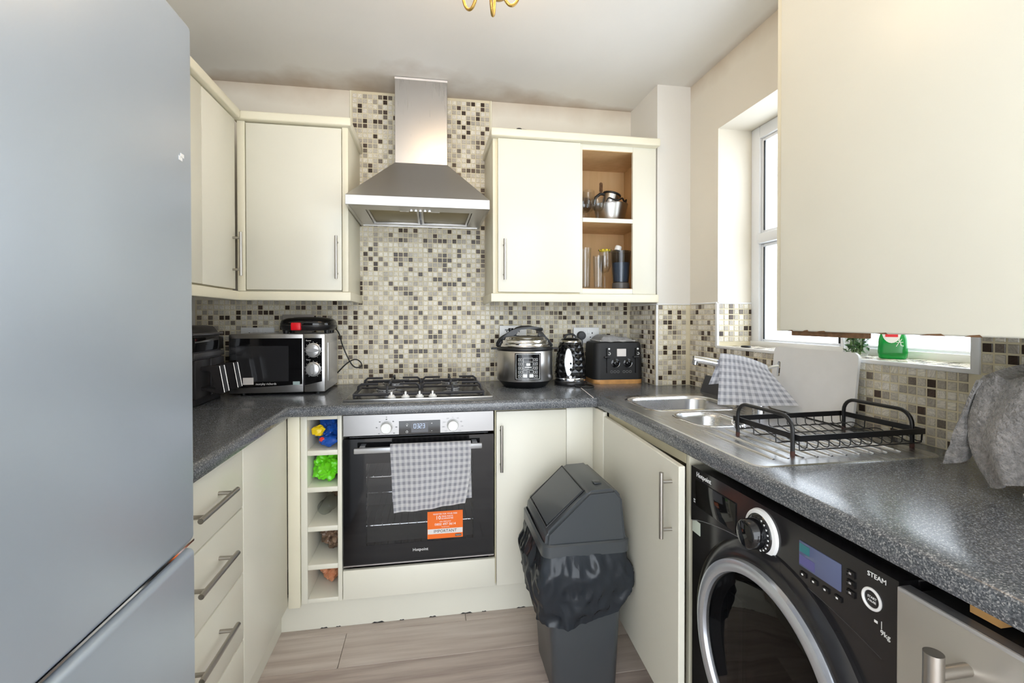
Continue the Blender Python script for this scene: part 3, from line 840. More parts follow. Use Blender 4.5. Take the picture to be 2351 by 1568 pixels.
for zz in (0.590, 0.390):
    b = nb(); cyl(b, (0.035, -0.50, zz), (0.56, -0.50, zz), 0.003, n=8); cyl(b, (0.035, -0.12, zz), (0.56, -0.12, zz), 0.003, n=8)
    for k in range(19): cyl(b, (0.05+k*0.0275, -0.50, zz+0.002), (0.05+k*0.0275, -0.12, zz+0.002), 0.0015, n=5)
    for k in range(14): box(b, (0.07+k*0.035, -0.503, zz), (0.073+k*0.035, -0.498, zz+0.007))
    part('oven_rack', b, 'chrome', ov)
# sticker on the oven door
sk = pb('guarantee_sticker', (0.325, YF-0.0008, 0.353), (0.467, YF-0.0001, 0.463), 'orange', dor, label='orange guarantee sticker with white IMPORTANT band')
pb('white_band', (0.326, YF-0.0012, 0.372), (0.466, YF-0.0007, 0.392), 'sticker', sk)
text(sk, 'IMPORTANT', 0.0165, (0.396, YF-0.0014, 0.382), mat='print_dark', ext=0.0002)
text(sk, 'REGISTER FOR YOUR FREE', 0.0082, (0.396, YF-0.0010, 0.4515), ext=0.0002)
text(sk, '10', 0.022, (0.368, YF-0.0010, 0.4365), ext=0.0002)
text(sk, 'YEAR PARTS\nGUARANTEE', 0.0085, (0.404, YF-0.0010, 0.437), ext=0.0002)
text(sk, 'CALL FREE NOW', 0.0060, (0.396, YF-0.0010, 0.4205), ext=0.0002)
text(sk, '0800 497 0614', 0.0140, (0.396, YF-0.0010, 0.4095), ext=0.0002)
text(sk, 'TO ACTIVATE', 0.0050, (0.396, YF-0.0010, 0.3985), ext=0.0002)
pb('logo_patch', (0.436, YF-0.0011, 0.358), (0.461, YF-0.0007, 0.367), 'print_dark', sk)
text(sk, 'Hotpoint', 0.0058, (0.4485, YF-0.0014, 0.3625), ext=0.0002)
# tea towel over the oven handle
def towel_oven(u, v):
    x = 0.184+0.312*u
    L = 0.49; s = v*L                      # from back hem over the bar to the front hem
    back, front = 0.225, 0.255
    wob = 0.004*math.sin(u*9+1)+0.003*math.sin(u*23+v*5)
    if s < back:
        k = s/back; return (x+0.006*(1-k)*1.0, -0.606+0.003*math.sin(u*14)*(1-k), 0.522+(0.745-0.522)*k+0.004*math.sin(u*5)*(1-k))
    if s < back+0.035:
        a = PI*(s-back)/0.035; return (x, -0.6255+0.0125*math.cos(a)*1.25, 0.745+0.011*math.sin(a))
    k = (s-back-0.035)/(L-back-0.035)
    xl = x+(0.014*k*(1-u)) - 0.030*k*u*max(0, (k-0.2))*1.0
    return (xl, -0.6415-0.004*k+wob*k, 0.745-(0.745-0.503)*k-0.010*k*(1-u)+0.012*k*u*u)
b = nb(); grid(b, towel_oven, 30, 60, 0.312, 0.49); thick(b, 0.003)
tw = part('tea_towel', b, 'check', None, 60)
tag(tw, 'grey and white checked tea towel folded over the oven door handle', 'towel')

# ------------------------------------------------------------------ gas hob
hb = thing('gas_hob', 'four burner black and steel gas hob with cast iron pan supports', 'hob', (0.295, -0.3, WT))
hz = WT
b = nb()
loft(b, [rrect(0.295, -0.295, 0.300, 0.254, 0.012, hz), rrect(0.295, -0.295, 0.300, 0.254, 0.012, hz+0.004), rrect(0.295, -0.295, 0.292, 0.246, 0.012, hz+0.008)])
part('hob_plate', b, plain('hob_steel_dark', C(92, 92, 96), 0.22, 0.85), hb)
pb('front_trim', (-0.005, -0.550, hz), (0.595, -0.540, hz+0.0095), 'steel', hb, 0.002)
for k, (bx, by, r) in enumerate(((0.150, -0.40, 0.042), (0.165, -0.19, 0.050), (0.435, -0.40, 0.030), (0.430, -0.19, 0.042))):
    bn = nb(); lathe(bn, [(r*1.5, 0.008), (r*1.45, 0.010), (r*1.1, 0.011)], (bx, by, hz), 32); po = part('burner', bn, 'steel', hb)
    bn = nb(); lathe(bn, [(r*0.9, 0.010), (r*0.9, 0.022), (r*1.0, 0.024), (r*1.0, 0.028), (r*0.95, 0.029)], (bx, by, hz), 32)
    part('burner_ring', bn, 'silver', po)
    bn = nb()
    for q in range(20): a = 2*PI*q/20; cyl(bn, (bx+r*0.97*math.cos(a), by+r*0.97*math.sin(a), hz+0.023), (bx+r*1.02*math.cos(a), by+r*1.02*math.sin(a), hz+0.023), 0.002, n=6)
    part('flame_port', bn, 'black_matt', po)
    bn = nb(); lathe(bn, [(r*0.92, 0.029), (r*0.94, 0.032), (r*0.86, 0.036), (r*0.5, 0.037)], (bx, by, hz), 32)
    part('burner_cap', bn, 'cast', po)
# two cast iron pan supports
for xa, xb in ((0.030, 0.292), (0.298, 0.560)):
    b = nb(); zt = hz+0.050; zl = hz+0.020; yf, yr = -0.500, -0.085
    def bar(p, q, r=0.0055): 
        p = Vector(p); q = Vector(q); tube(b, [p, q], r, 6)
    for yy in (yf, yr): bar((xa, yy, zl), (xb, yy, zl), 0.0065)
    for xx in (xa, xb): bar((xx, yf, zl), (xx, yr, zl), 0.0065)
    for xx in (xa, xb):
        for yy in (yf, yr): cyl(b, (xx, yy, hz+0.008), (xx, yy, zl), 0.005, n=8)
    bm_ = (xa+xb)/2
    for yy in (-0.40, -0.19):
        for xx, sg in ((xa, 1), (xb, -1)):
            tube(b, [(xx, yy, zl), (xx+sg*0.004, yy, zl+0.020), (xx+sg*0.016, yy, zt), (xx+sg*0.085, yy, zt)], 0.0055, 6)
    tube(b, [(bm_, yf, zl), (bm_, yf+0.003, zl+0.02), (bm_, yf+0.012, zt), (bm_, yf+0.075, zt)], 0.0055, 6)
    tube(b, [(bm_, yr, zl), (bm_, yr-0.003, zl+0.02), (bm_, yr-0.012, zt), (bm_, yr-0.065, zt)], 0.0055, 6)
    tube(b, [(bm_, -0.295-0.06, zt), (bm_, -0.295+0.06, zt)], 0.0055, 6)
    bar((xa, -0.295, zl), (xb, -0.295, zl)); bar((xa+0.05, -0.295, zt), (xb-0.05, -0.295, zt)); cyl(b, (bm_, -0.295, zl), (bm_, -0.295, zt), 0.005, n=6)
    part('pan_support', b, 'cast', hb)
for kx in (0.181, 0.237, 0.294, 0.347):
    b = nb(); lathe(b, [(0.017, 0.008), (0.017, 0.012), (0.012, 0.016), (0.010, 0.020)], (kx, -0.518, hz), 20)
    box(b, (kx-0.004, -0.518-0.011, hz+0.018), (kx+0.004, -0.518+0.011, hz+0.033), 0.002)
    part('knob', b, 'knob_white', hb)

# ------------------------------------------------------------------ sink, tap and what stands round it
sk_ = thing('sink', 'stainless steel one and a half bowl sink with ridged drainer', 'sink', (1.3, -1.08, WT))
sz = WT+0.0025
b = nb()
def loop_edges(pts):
    vs = [b.verts.new(p) for p in pts]
    return vs, [b.edges.new((vs[i], vs[(i+1) % len(vs)])) for i in range(len(vs))]
outer = rrect(1.304, -1.086, 0.247, 0.487, 0.03, sz)
bowlA = (1.296, -0.806, 0.176, 0.148); bowlB = (1.236, -1.098, 0.084, 0.100)
ov_, e0 = loop_edges(outer)
va, ea = loop_edges(rrect(*bowlA, 0.075, sz)); vb_, eb = loop_edges(rrect(*bowlB, 0.055, sz))
bmesh.ops.triangle_fill(b, use_beauty=True, use_dissolve=False, edges=e0+ea+eb)
lo_ = [b.verts.new((p[0]+(0.003 if p[0] > 1.304 else -0.003), p[1]+(0.003 if p[1] > -1.086 else -0.003), WT)) for p in outer]
for i in range(len(outer)):
    j = (i+1) % len(outer); b.faces.new((ov_[i], ov_[j], lo_[j], lo_[i]))
part('sink_top', b, 'steel_sink', sk_, smooth=25)
for (cx, cy_, hx, hy_), r, dep in ((bowlA, 0.075, 0.155), (bowlB, 0.055, 0.09)):
    b = nb(); L = []
    for dd, ins in ((0.0, 0.0), (0.003, 0.005), (0.012, 0.009), (dep*0.7, 0.016), (dep*0.92, 0.028), (dep*0.99, 0.05), (dep, 0.07)):
        L.append(rrect(cx, cy_, hx-ins, hy_-ins, max(r-ins*0.5, 0.02), sz-dd))
    loft(b, L, False, True)
    bo = part('bowl', b, 'steel_sink', sk_, smooth=50)
    bb = nb(); lathe(bb, [(0.035, -dep+0.001), (0.034, -dep+0.003), (0.026, -dep+0.001), (0.02, -dep+0.0008)], (cx, cy_, sz), 24)
    part('drain', bb, 'chrome', bo)
    bb = nb()
    q = [rrect(cx, cy_, hx+o, hy_+o, r+o, sz+h_) for o, h_ in ((0.000, -0.001), (0.003, 0.0022), (0.009, 0.0022), (0.013, 0.0))]
    loft(bb, q, False, False); part('bowl_rim', bb, 'chrome', bo, smooth=60)
for k in range(10):
    xx = 1.128+k*0.039
    b = nb(); y0, y1 = (-1.235, -1.530) if xx > 1.335 else (-1.235, -1.530)
    tube(b, [(xx, y0, sz-0.0035), (xx, y0-0.02, sz-0.0015), (xx, y1+0.02, sz-0.0015), (xx, y1, sz-0.0035)], 0.0055, 10)
    part('drainer_ridge', b, 'steel_sink', sk_, smooth=60)

tp = thing('kitchen_tap', 'chrome swivel spout kitchen tap behind the sink bowl', 'tap', (1.49, -1.01, sz))
b = nb(); lathe(b, [(0.028, 0), (0.028, 0.012), (0.022, 0.02), (0.021, 0.10), (0.024, 0.105), (0.022, 0.135), (0.012, 0.15)], (1.49, -1.01, sz), 28)
part('body', b, 'chrome', tp)
b = nb()
tube(b, [(1.49, -1.01, 1.045), (1.47, -0.985, 1.060), (1.42, -0.945, 1.073), (1.372, -0.931, 1.079)], 0.0105, 14)
cyl(b, (1.374, -0.9315, 1.0785), (1.300, -0.900, 1.092), 0.0135, n=18)
cyl(b, (1.306, -0.903, 1.092), (1.303, -0.902, 1.072), 0.012, 0.011, n=16)
part('spout', b, 'chrome', tp)
b = nb(); tube(b, [(1.49, -1.01, 1.055), (1.52, -1.02, 1.07), (1.545, -1.03, 1.075)], [0.009, 0.006, 0.005], 10)
part('lever', b, 'chrome', tp)

# checked cloth thrown over the spout
sp0, sp1 = Vector((1.375, -0.9465, 1.098)), Vector((1.505, -1.025, 1.060))
def cloth_tap(u, v):
    # u along the spout from tip side to base side, v from back hem to front hem
    top = sp0.lerp(sp1, u)
    top.z += 0.006+0.010*math.sin(u*PI)
    n = Vector((-0.52, -0.855, 0))            # towards the camera side
    if v < 0.32:
        k = 1-v/0.32
        drop = 0.105*k*(1-0.3*u)
        return top - n*(0.014+0.020*k) + Vector((-0.045*k*(1-u), 0.0, -drop))
    if v < 0.40:
        a = PI*(v-0.32)/0.08
        return top - n*0.014*math.cos(a) + Vector((0, 0, 0.012*math.sin(a)))
    k = (v-0.40)/0.60
    drop = 0.166*k*(1-0.30*u**2)
    p = top + n*(0.014+0.030*k+0.006*math.sin(u*11+k*2)*k) + Vector((0.075*k*u**1.5, -0.050*k*u, -drop))
    p += Vector((-0.012*k*(1-u), 0, 0))
    return p
b = nb(); grid(b, cloth_tap, 30, 44, 0.26, 0.36); thick(b, 0.003)
tag(part('tea_towel', b, m_check('grey_gingham_cloth', 0.0235, 0.030, C(244, 244, 248), C(222, 223, 229), C(182, 184, 193)), None, 60), 'grey gingham cloth draped over the kitchen tap', 'towel')

# white chopping board leaning on the sill
b = nb()
pts = []
for qx, qy, a0 in ((1, 1, 0), (-1, 1, 90), (-1, -1, 180), (1, -1, 270)):
    for i in range(6):
        a = R(a0+90*i/5); rr = 0.02
        pts.append((qx*(0.176-rr)+rr*math.cos(a), qy*(0.122-rr)+rr*math.sin(a)))
hole = [(-0.145+0.008*math.cos(2*PI*i/16), -0.0+(0.022 if math.sin(2*PI*i/16) > 0 else -0.022)+0.008*math.sin(2*PI*i/16)+0.035) for i in range(16)]
vo, eo = loop_edges([(p[0], p[1], 0) for p in pts]); vh, eh = loop_edges([(p[0], p[1], 0) for p in hole])
bmesh.ops.triangle_fill(b, use_beauty=True, edges=eo+eh)
ex = bmesh.ops.extrude_face_region(b, geom=b.faces[:])
bmesh.ops.translate(b, vec=(0, 0, 0.008), verts=[v for v in ex['geom'] if isinstance(v, bmesh.types.BMVert)])
# local x -> -y (room), local y -> up the slope, local z -> into the room
p_lo = Vector((1.578, -1.125, WT+0.003)); p_hi = Vector((1.602, -1.125, 1.138))
upv = (p_hi-p_lo).normalized(); xv = Vector((0, -1, 0)); zv = xv.cross(upv)
ctr = (p_lo+p_hi)/2
b.transform(Matrix(((xv.x, upv.x, zv.x, ctr.x), (xv.y, upv.y, zv.y, ctr.y), (xv.z, upv.z, zv.z, ctr.z), (0, 0, 0, 1))) @ Matrix.Diagonal((1, (p_hi-p_lo).length/0.244, 1, 1)))
tag(part('chopping_board', b, 'board', None, 30), 'white plastic chopping board leaning against the window sill', 'chopping board')
b = nb(); prism(b, [(1.556, WT+0.0005), (1.564, WT+0.0005), (1.590, 0.981), (1.583, 0.983)], 'y', -0.520, -0.800)
tag(part('slate_board', b, 'dark_grey', None), 'dark grey rectangular board propped on the tiles behind the sink', 'board')

# dish rack
RK = thing('dish_rack', 'black wire dish rack with looped handles on the drainer', 'dish rack', (1.385, -1.395, sz), R(2.0), local=True)
zr0, zr1 = 0.036, 0.050
X0, X1, Y0, Y1 = -0.185, 0.184, -0.122, 0.120
b = nb(); th = 0.004
box(b, (X0, Y0, zr0), (X1, Y0+th, zr1)); box(b, (X0, Y1-th, zr0), (X1, Y1, zr1)); box(b, (X0, Y0+th, zr0), (X0+th, Y1-th, zr1)); box(b, (X1-th, Y0+th, zr0), (X1, Y1-th, zr1))
part('rim', b, 'black', RK)
for xx in (X0-0.006, X1-0.020):
    ya, yb, zt = (-0.105, 0.092, 0.092)
    pts = [(xx, ya, 0.002), (xx, ya, zt-0.035)]
    for i in range(1, 7): a = R(180-90*i/6); pts.append((xx, ya+0.035+0.035*math.cos(a), zt-0.035+0.035*math.sin(a)))
    for i in range(0, 7): a = R(90-90*i/6); pts.append((xx, yb-0.035+0.035*math.cos(a), zt-0.035+0.035*math.sin(a)))
    pts.append((xx, yb, 0.002))
    b = nb(); tube(b, pts, 0.005, 10); ho = part('handle', b, 'black', RK)
    b = nb(); cyl(b, (xx, ya, 0.0), (xx, ya, 0.010), 0.0054, n=10); cyl(b, (xx, yb, 0.0), (xx, yb, 0.010), 0.0054, n=10)
    part('rusty_foot', b, plain('rust', C(72, 42, 36), 0.8), ho)
zb = 0.016
for k in range(12):
    xx = X0+0.022+k*0.031
    pts = [(xx, Y0+0.002, zr1-0.004), (xx, Y0+0.004, zb+0.004), (xx, Y0+0.009, zb)]
    for j in range(1, 24):
        t = j/24; yy = Y0+0.009+(Y1-Y0-0.018)*t
        pts.append((xx, yy, zb+0.0045*(1-math.cos(t*2*PI*3))*(0.9 if 0.08 < t < 0.92 else 0)))
    pts += [(xx, Y1-0.009, zb), (xx, Y1-0.004, zb+0.004), (xx, Y1-0.002, zr1-0.004)]
    b = nb(); tube(b, pts, 0.0014, 6); part('wire', b, 'black', RK)
for yy in (Y0+0.007, -0.04, 0.04, Y1-0.007):
    b = nb(); tube(b, [(X0+0.002, yy, zr1-0.004), (X0+0.004, yy, zb-0.002), (X0+0.010, yy, zb-0.0028), (X1-0.010, yy, zb-0.0028), (X1-0.004, yy, zb-0.002), (X1-0.002, yy, zr1-0.004)], 0.0016, 6)
    part('wire', b, 'black', RK)
# steel scourer at the left end of the rack
b = nb(); random.seed(3)
for k in range(9):
    a0 = random.random()*6; rr = random.uniform(0.012, 0.022); tl = random.uniform(0.3, 1.3)
    tube(b, [(1.222+rr*math.cos(a)*0.9, -1.268+rr*math.sin(a)*math.cos(tl), sz+0.0225+rr*math.sin(a)*math.sin(tl)*0.95) for a in [a0+i*0.5 for i in range(13)]], 0.0008, 5)
tag(part('wire_scourer', b, 'chrome', None), 'tangled steel wire scourer beside the half bowl', 'scourer')

# things on the window sill
zs_ = WZ0+0.0060
sb = thing('soap_bottle', 'green washing-up liquid bottle on the window sill', 'bottle', (1.715, -1.297, zs_), R(-48), local=True)
b = nb(); L = []
for z, hx, hy_ in ((0.0, 0.030, 0.016), (0.003, 0.034, 0.019), (0.02, 0.036, 0.020), (0.06, 0.034, 0.019), (0.075, 0.030, 0.017), (0.10, 0.033, 0.018), (0.14, 0.030, 0.017), (0.165, 0.016, 0.012), (0.175, 0.012, 0.011)):
    L.append(rrect(0, 0, hx, hy_, 0.014, z))
loft(b, L); part('bottle_body', b, 'green_soap', sb, 60)
b = nb(); prism(b, [(0.023*math.cos(2*PI*i/24)-0.003, 0.082+0.034*math.sin(2*PI*i/24)) for i in range(24)], 'y', -0.0215, -0.0170)
lo = part('label', b, 'white', sb)
b = nb(); box(b, (-0.018, -0.0220, 0.066), (0.012, -0.0214, 0.074)); part('red_print', b, 'red', lo)
b = nb()
for p, q in (((0.010, 0.060), (0.016, 0.052)), ((0.021, 0.061), (0.017, 0.053)), ((0.008, 0.050), (0.024, 0.051)), ((0.014, 0.050), (0.008, 0.038)), ((0.018, 0.050), (0.019, 0.041)), ((0.019, 0.041), (0.025, 0.040)), ((0.0155, 0.062), (0.0155, 0.050))):
    cyl(b, (p[0], -0.0202, p[1]), (q[0], -0.0202, q[1]), 0.0009, n=6)
part('white_character', b, 'print', sb)
b = nb(); lathe(b, [(0.013, 0.175), (0.013, 0.195), (0.008, 0.198), (0.006, 0.212), (0.003, 0.214)], (0, 0, 0), 20); part('cap', b, 'white', sb)
hg = thing('herb_bag', 'clear bag of green herbs on the window sill', 'bag', (1.71, -1.178, zs_), 0, local=True)
b = nb(); random.seed(5)
L = []
for z, s in ((0.0, 0.8), (0.012, 1.0), (0.06, 1.02), (0.10, 1.1), (0.15, 1.2), (0.19, 1.1)):
    L.append([(0.034*s*math.cos(a)*(1+0.06*math.sin(5*a+z*40)), 0.036*s*math.sin(a)*(1+0.06*math.cos(4*a+z*50)), z) for a in [2*PI*i/28 for i in range(28)]])
loft(b, L, True, False); part('film', b, 'bag_clear', hg, 60)
b = nb()
for k in range(240):
    p = Vector((random.uniform(-0.024, 0.024), random.uniform(-0.026, 0.026), random.uniform(0.012, 0.175)))
    a = random.random()*6.28; t = random.uniform(-0.9, 0.9); s = random.uniform(0.010, 0.017)
    d1 = Vector((math.cos(a), math.sin(a), t)).normalized()*s; d2 = Vector((-math.sin(a), math.cos(a), 0.3)).normalized()*s*0.5
    vs = [b.verts.new(q) for q in (p-d1, p-d2+Vector((0, 0, 0.002)), p+d1, p+d2+Vector((0, 0, 0.002)))]; b.faces.new(vs)
lv = part('leaves', b, 'leaf', hg, 0); lv['kind'] = 'stuff'
b = nb()
for k in range(9): a = k*0.7; tube(b, [(0.010*math.cos(a), 0.012*math.sin(a), 0.004), (0.017*math.cos(a), 0.019*math.sin(a), 0.07), (0.021*math.cos(a+0.3), 0.020*math.sin(a+0.3), 0.16)], 0.0012, 5)
part('stems', b, plain('stem_green', C(120, 150, 80), 0.5), hg)
b = nb(); lathe(b, [(0.019, 0.0), (0.020, 0.003), (0.018, 0.006), (0.006, 0.007)], (1.664, -0.690, zs_), 24)
tag(part('sink_plug', b, 'rubber', None), 'small flat black plug lying on the window sill', 'plug')

# grey towel over a plain black worktop appliance at the right edge
cm = thing('worktop_appliance', 'black worktop appliance under the grey towel', 'appliance', (1.50, -1.93, WT))
b = nb(); L = [rrect(1.505, -1.935, hx, hy_, 0.03, WT+z) for z, hx, hy_ in ((0, 0.095, 0.115), (0.004, 0.10, 0.12), (0.17, 0.10, 0.12), (0.195, 0.09, 0.11), (0.200, 0.07, 0.09))]
loft(b, L); part('body', b, 'black', cm, 50)
pb('front_ledge', (1.36, -1.98, WT), (1.404, -1.88, WT+0.02), 'black', cm, 0.005)  # low ledge at the front of the appliance
pb('base_trim', (1.404, -2.05, WT), (1.606, -1.82, WT+0.012), 'chrome', cm, 0.003)
def towel_grey(u, v):
    # u: along y (far end first), v: rear hem over the top to the front hem
    y = -1.768-0.245*u
    f = 0.020*math.sin(u*13+1.0+v*1.5)+0.010*math.sin(u*29+v*5)
    if v < 0.18:
        k = v/0.18; p = Vector((1.6165-0.004*k, y, WT+0.05+0.160*k))
    elif v < 0.45:
        k = (v-0.18)/0.27; p = Vector((1.612-0.225*k, y, WT+0.212+0.016*math.sin(k*PI)+0.010*math.sin(u*17+k*3)))
    else:
        k = (v-0.45)/0.55
        p = Vector((1.387-0.018*math.sin(k*PI*0.8)+f*k, y+0.034*math.sin(k*3.2+0.8)*(1-u)*k, WT+0.212-0.196*k+0.020*k*math.sin(u*5)))
    n3 = noise.noise(Vector((u*9, v*9, 1.3)))*0.008*min(1, v*3)
    return Vector((min(p.x+n3, 1.6110), p.y+n3*0.7, max(p.z+n3*0.4, WT+0.007)))
b = nb(); grid(b, towel_grey, 60, 90)
def towel_end(u, v):
    # far end gathered down from the top in a bulging fold
    x = 1.600-0.228*v
    f = 0.016*math.sin(v*12+u*2)+0.009*math.sin(v*27+1+u*4)
    n3 = noise.noise(Vector((u*7, v*9, 4.3)))*0.010*u
    return Vector((x-0.014*u+n3, -1.768+(0.030+f)*math.sin(min(1.0, u*1.3)*PI*0.62)+n3, WT+0.212-0.172*u*(0.55+0.45*v)+0.010*math.sin(v*PI)))
grid(b, towel_end, 40, 60); bmesh.ops.remove_doubles(b, verts=b.verts[:], dist=0.0015); thick(b, 0.005)
tag(part('hand_towel', b, 'towel_grey', None, 70), 'mid grey towelling cloth heaped on the worktop by the right edge', 'towel')

# ------------------------------------------------------------------ worktop appliances
# air fryer (far left, front faces into the room)
af = thing('air_fryer', 'dark grey dual drawer air fryer in the left corner', 'air fryer', (-0.64, -0.48, WT))
b = nb(); L = [rrect(-0.642, -0.475, hx, hy_, 0.03, WT+z) for z, hx, hy_ in ((0.006, 0.112, 0.130), (0.012, 0.118, 0.134), (0.155, 0.122, 0.137), (0.27, 0.116, 0.133), (0.300, 0.100, 0.120), (0.306, 0.08, 0.10))]
loft(b, L); part('body', b, 'air', af, 50)
pb('base', (-0.755, -0.602, WT), (-0.530, -0.348, WT+0.010), 'black', af, 0.003)
pb('control_strip', (-0.528, -0.598, WT+0.208), (-0.5165, -0.352, WT+0.262), 'black_gloss', af, 0.003)
pb('trim_band', (-0.526, -0.604, WT+0.183), (-0.5155, -0.346, WT+0.203), 'air2', af, 0.002)
pb('trim_band', (-0.530, -0.602, WT+0.268), (-0.5185, -0.348, WT+0.278), 'air2', af, 0.002)
for yc in (-0.538, -0.410):
    do = pb('drawer', (-0.532, yc-0.060, WT+0.030), (-0.514, yc+0.060, WT+0.178), 'air', af, 0.006)
    b = nb()
    pts = [(-0.515, WT+0.150), (-0.450, WT+0.155), (-0.432, WT+0.052), (-0.447, WT+0.045), (-0.515, WT+0.062), (-0.515, WT+0.074), (-0.462, WT+0.062), (-0.466, WT+0.070), (-0.476, WT+0.125), (-0.484, WT+0.135), (-0.515, WT+0.135)]
    prism(b, pts, 'y', yc-0.020, yc+0.020); bmesh.ops.bevel(b, geom=b.edges[:], offset=0.002, segments=1, affect='EDGES')
    part('handle', b, 'air', do, 30)
    b = nb(); tube(b, [(-0.4495, yc-0.021, WT+0.153), (-0.4325, yc-0.021, WT+0.053)], 0.0016, 6); tube(b, [(-0.4495, yc+0.021, WT+0.153), (-0.4325, yc+0.021, WT+0.053)], 0.0016, 6)
    part('bright_edge', b, 'chrome', do)

# microwave
mw = thing('microwave', 'silver and black microwave with two dials on the left worktop', 'microwave', (-0.335, -0.17, WT))
mx0, mx1, my0, my1, mz0, mz1 = -0.508, -0.119, -0.325, -0.040, WT+0.012, 1.176
pb('case', (mx0, my0+0.022, mz0), (mx1, my1, mz1), 'silver', mw, 0.006)
pb('side_panel', (mx1-0.002, my0+0.06, mz0+0.04), (mx1+0.003, my1-0.02, mz1-0.04), 'silver', mw, 0.003)
dw = -0.207
do = pb('door', (mx0, my0, mz0), (dw-0.002, my0+0.021, mz1), 'steel', mw, 0.003)
b = nb()
arc = [(mx0+0.004, 1.158), (dw-0.006, 1.158)]+[(dw-0.006-(dw-0.010-mx0)*i/12, 0.958-0.012*math.sin(PI*(0.5*i/12))-0.0) for i in range(13)]
prism(b, arc, 'y', my0-0.001, my0+0.004); part('door_glass', b, 'black_gloss', do)
b = nb(); box(b, (mx0+0.028, my0-0.0016, 0.972), (dw-0.062, my0-0.0008, 1.125), 0.0003, 1); part('viewing_window', b, plain('mesh_window', C(44, 44, 46), 0.09), do)
pb('care_label', (mx0+0.008, my0-0.002, 0.960), (mx0+0.032, my0-0.0012, 0.990), 'sticker', do); pb('care_label', (mx0+0.056, my0-0.002, 0.960), (mx0+0.098, my0-0.0012, 0.990), 'sticker', do)
text(do, 'morphy richards', 0.0125, (mx0+0.148, my0-0.0012, 0.9615), ext=0.0003)
pb('badge', (dw-0.044, my0-0.0018, 0.955), (dw-0.016, my0-0.0010, 0.970), plain('pale_badge', C(170, 190, 190), 0.4), do)
cpn = pb('control_panel', (dw+0.002, my0, mz0), (mx1, my0+0.021, mz1), 'steel', mw, 0.003)
b = nb(); prism(b, [(dw+0.004, 1.158), (mx1-0.012, 1.158), (mx1-0.012, 0.968), (dw+0.004, 0.952)], 'y', my0-0.001, my0+0.003); part('panel_inlay', b, 'black_gloss', cpn)
for kz, hor in ((1.105, True), (1.022, False)):
    kx = dw+0.040
    b = nb(); lathe(b, [(0.032, 0.0), (0.032, -0.003), (0.028, -0.006), (0.0265, -0.015), (0.024, -0.0165)], (kx, my0, kz), 32, axis='y')
    ko = part('dial', b, 'silver', mw)
    b = nb(); pr_ = [(0.027*math.cos(R(a)), 0.009*math.sin(R(a))) for a in range(0, 360, 20)]
    if not hor: pr_ = [(q[1], q[0]) for q in pr_]
    loft(b, [[(kx+x_, my0-0.013, kz+z_) for x_, z_ in pr_], [(kx+x_*0.92, my0-0.022, kz+z_*0.75) for x_, z_ in pr_]]); part('grip', b, 'silver', ko)
    b = nb()
    for k in range(13):
        a = R(-60+300*k/12); box(b, (kx+0.0355*math.cos(a)-0.001, my0-0.0016, kz+0.0355*math.sin(a)-0.001), (kx+0.0355*math.cos(a)+0.001, my0-0.0009, kz+0.0355*math.sin(a)+0.001))
    part('dial_mark', b, 'print', cpn)
text(cpn, 'Power', 0.008, (dw+0.010, my0-0.0012, 1.147), align='LEFT', ext=0.0002); text(cpn, 'Timer', 0.008, (dw+0.010, my0-0.0012, 1.063), align='LEFT', ext=0.0002)
for fx in (mx0+0.04, mx1-0.04):
    for fy in (my0+0.05, my1-0.04):
        b = nb(); cyl(b, (fx, fy, WT), (fx, fy, mz0+0.002), 0.012, n=12); part('foot', b, 'black', mw)

# sandwich toaster on the microwave
st = thing('sandwich_toaster', 'black sandwich toaster with red clip on the microwave', 'sandwich toaster', (-0.205, -0.200, 1.176))
cx, cy_, z0 = -0.212, -0.205, 1.176
def oval(s, z, o=0): return [(cx+0.118*s*math.copysign(abs(math.cos(a))**0.75, math.cos(a)), cy_+0.100*s*math.copysign(abs(math.sin(a))**0.75, math.sin(a)), z) for a in [2*PI*i/44 for i in range(44)]]
b = nb(); loft(b, [oval(0.86, z0+0.014), oval(0.96, z0+0.020), oval(1.0, z0+0.034), oval(1.0, z0+0.037)]); part('lower_shell', b, 'black', st, 60)
b = nb(); loft(b, [oval(1.0, z0+0.039), oval(1.0, z0+0.046), oval(0.95, z0+0.060), oval(0.82, z0+0.069), oval(0.5, z0+0.073)]); lid = part('lid', b, 'black_gloss', st, 60)
b = nb(); loft(b, [oval(0.55, z0+0.0735), oval(0.53, z0+0.0745)]); part('lid_inlay', b, 'dark_grey', lid)
b = nb(); loft(b, [oval(0.99, z0+0.0365), oval(1.004, z0+0.038), oval(0.99, z0+0.0395)]); part('seam', b, 'handle', st)
pb('clip', (-0.262, -0.318, z0+0.016), (-0.222, -0.294, z0+0.050), 'red', st, 0.004)
b = nb()
cyl(b, (-0.30, -0.25, z0), (-0.30, -0.25, z0+0.02), 0.011, 0.014, n=14); cyl(b, (-0.125, -0.25, z0), (-0.125, -0.25, z0+0.02), 0.011, 0.014, n=14)
cyl(b, (-0.30, -0.15, z0), (-0.30, -0.15, z0+0.02), 0.011, 0.014, n=14); cyl(b, (-0.125, -0.15, z0), (-0.125, -0.15, z0+0.02), 0.011, 0.014, n=14)
part('feet', b, 'black', st)
b = nb(); pts = [(-0.135, -0.130, 1.200), (-0.118, -0.100, 1.196), (-0.104, -0.07, 1.165), (-0.093, -0.05, 1.110), (-0.060, -0.045, 1.030), (-0.034, -0.045, 1.000), (-0.006, -0.045, 1.003), (-0.006, -0.045, 1.022), (-0.026, -0.045, 1.038), (-0.052, -0.045, 1.034), (-0.085, -0.045, 1.010), (-0.125, -0.04, 0.968), (-0.150, -0.025, 0.95)]
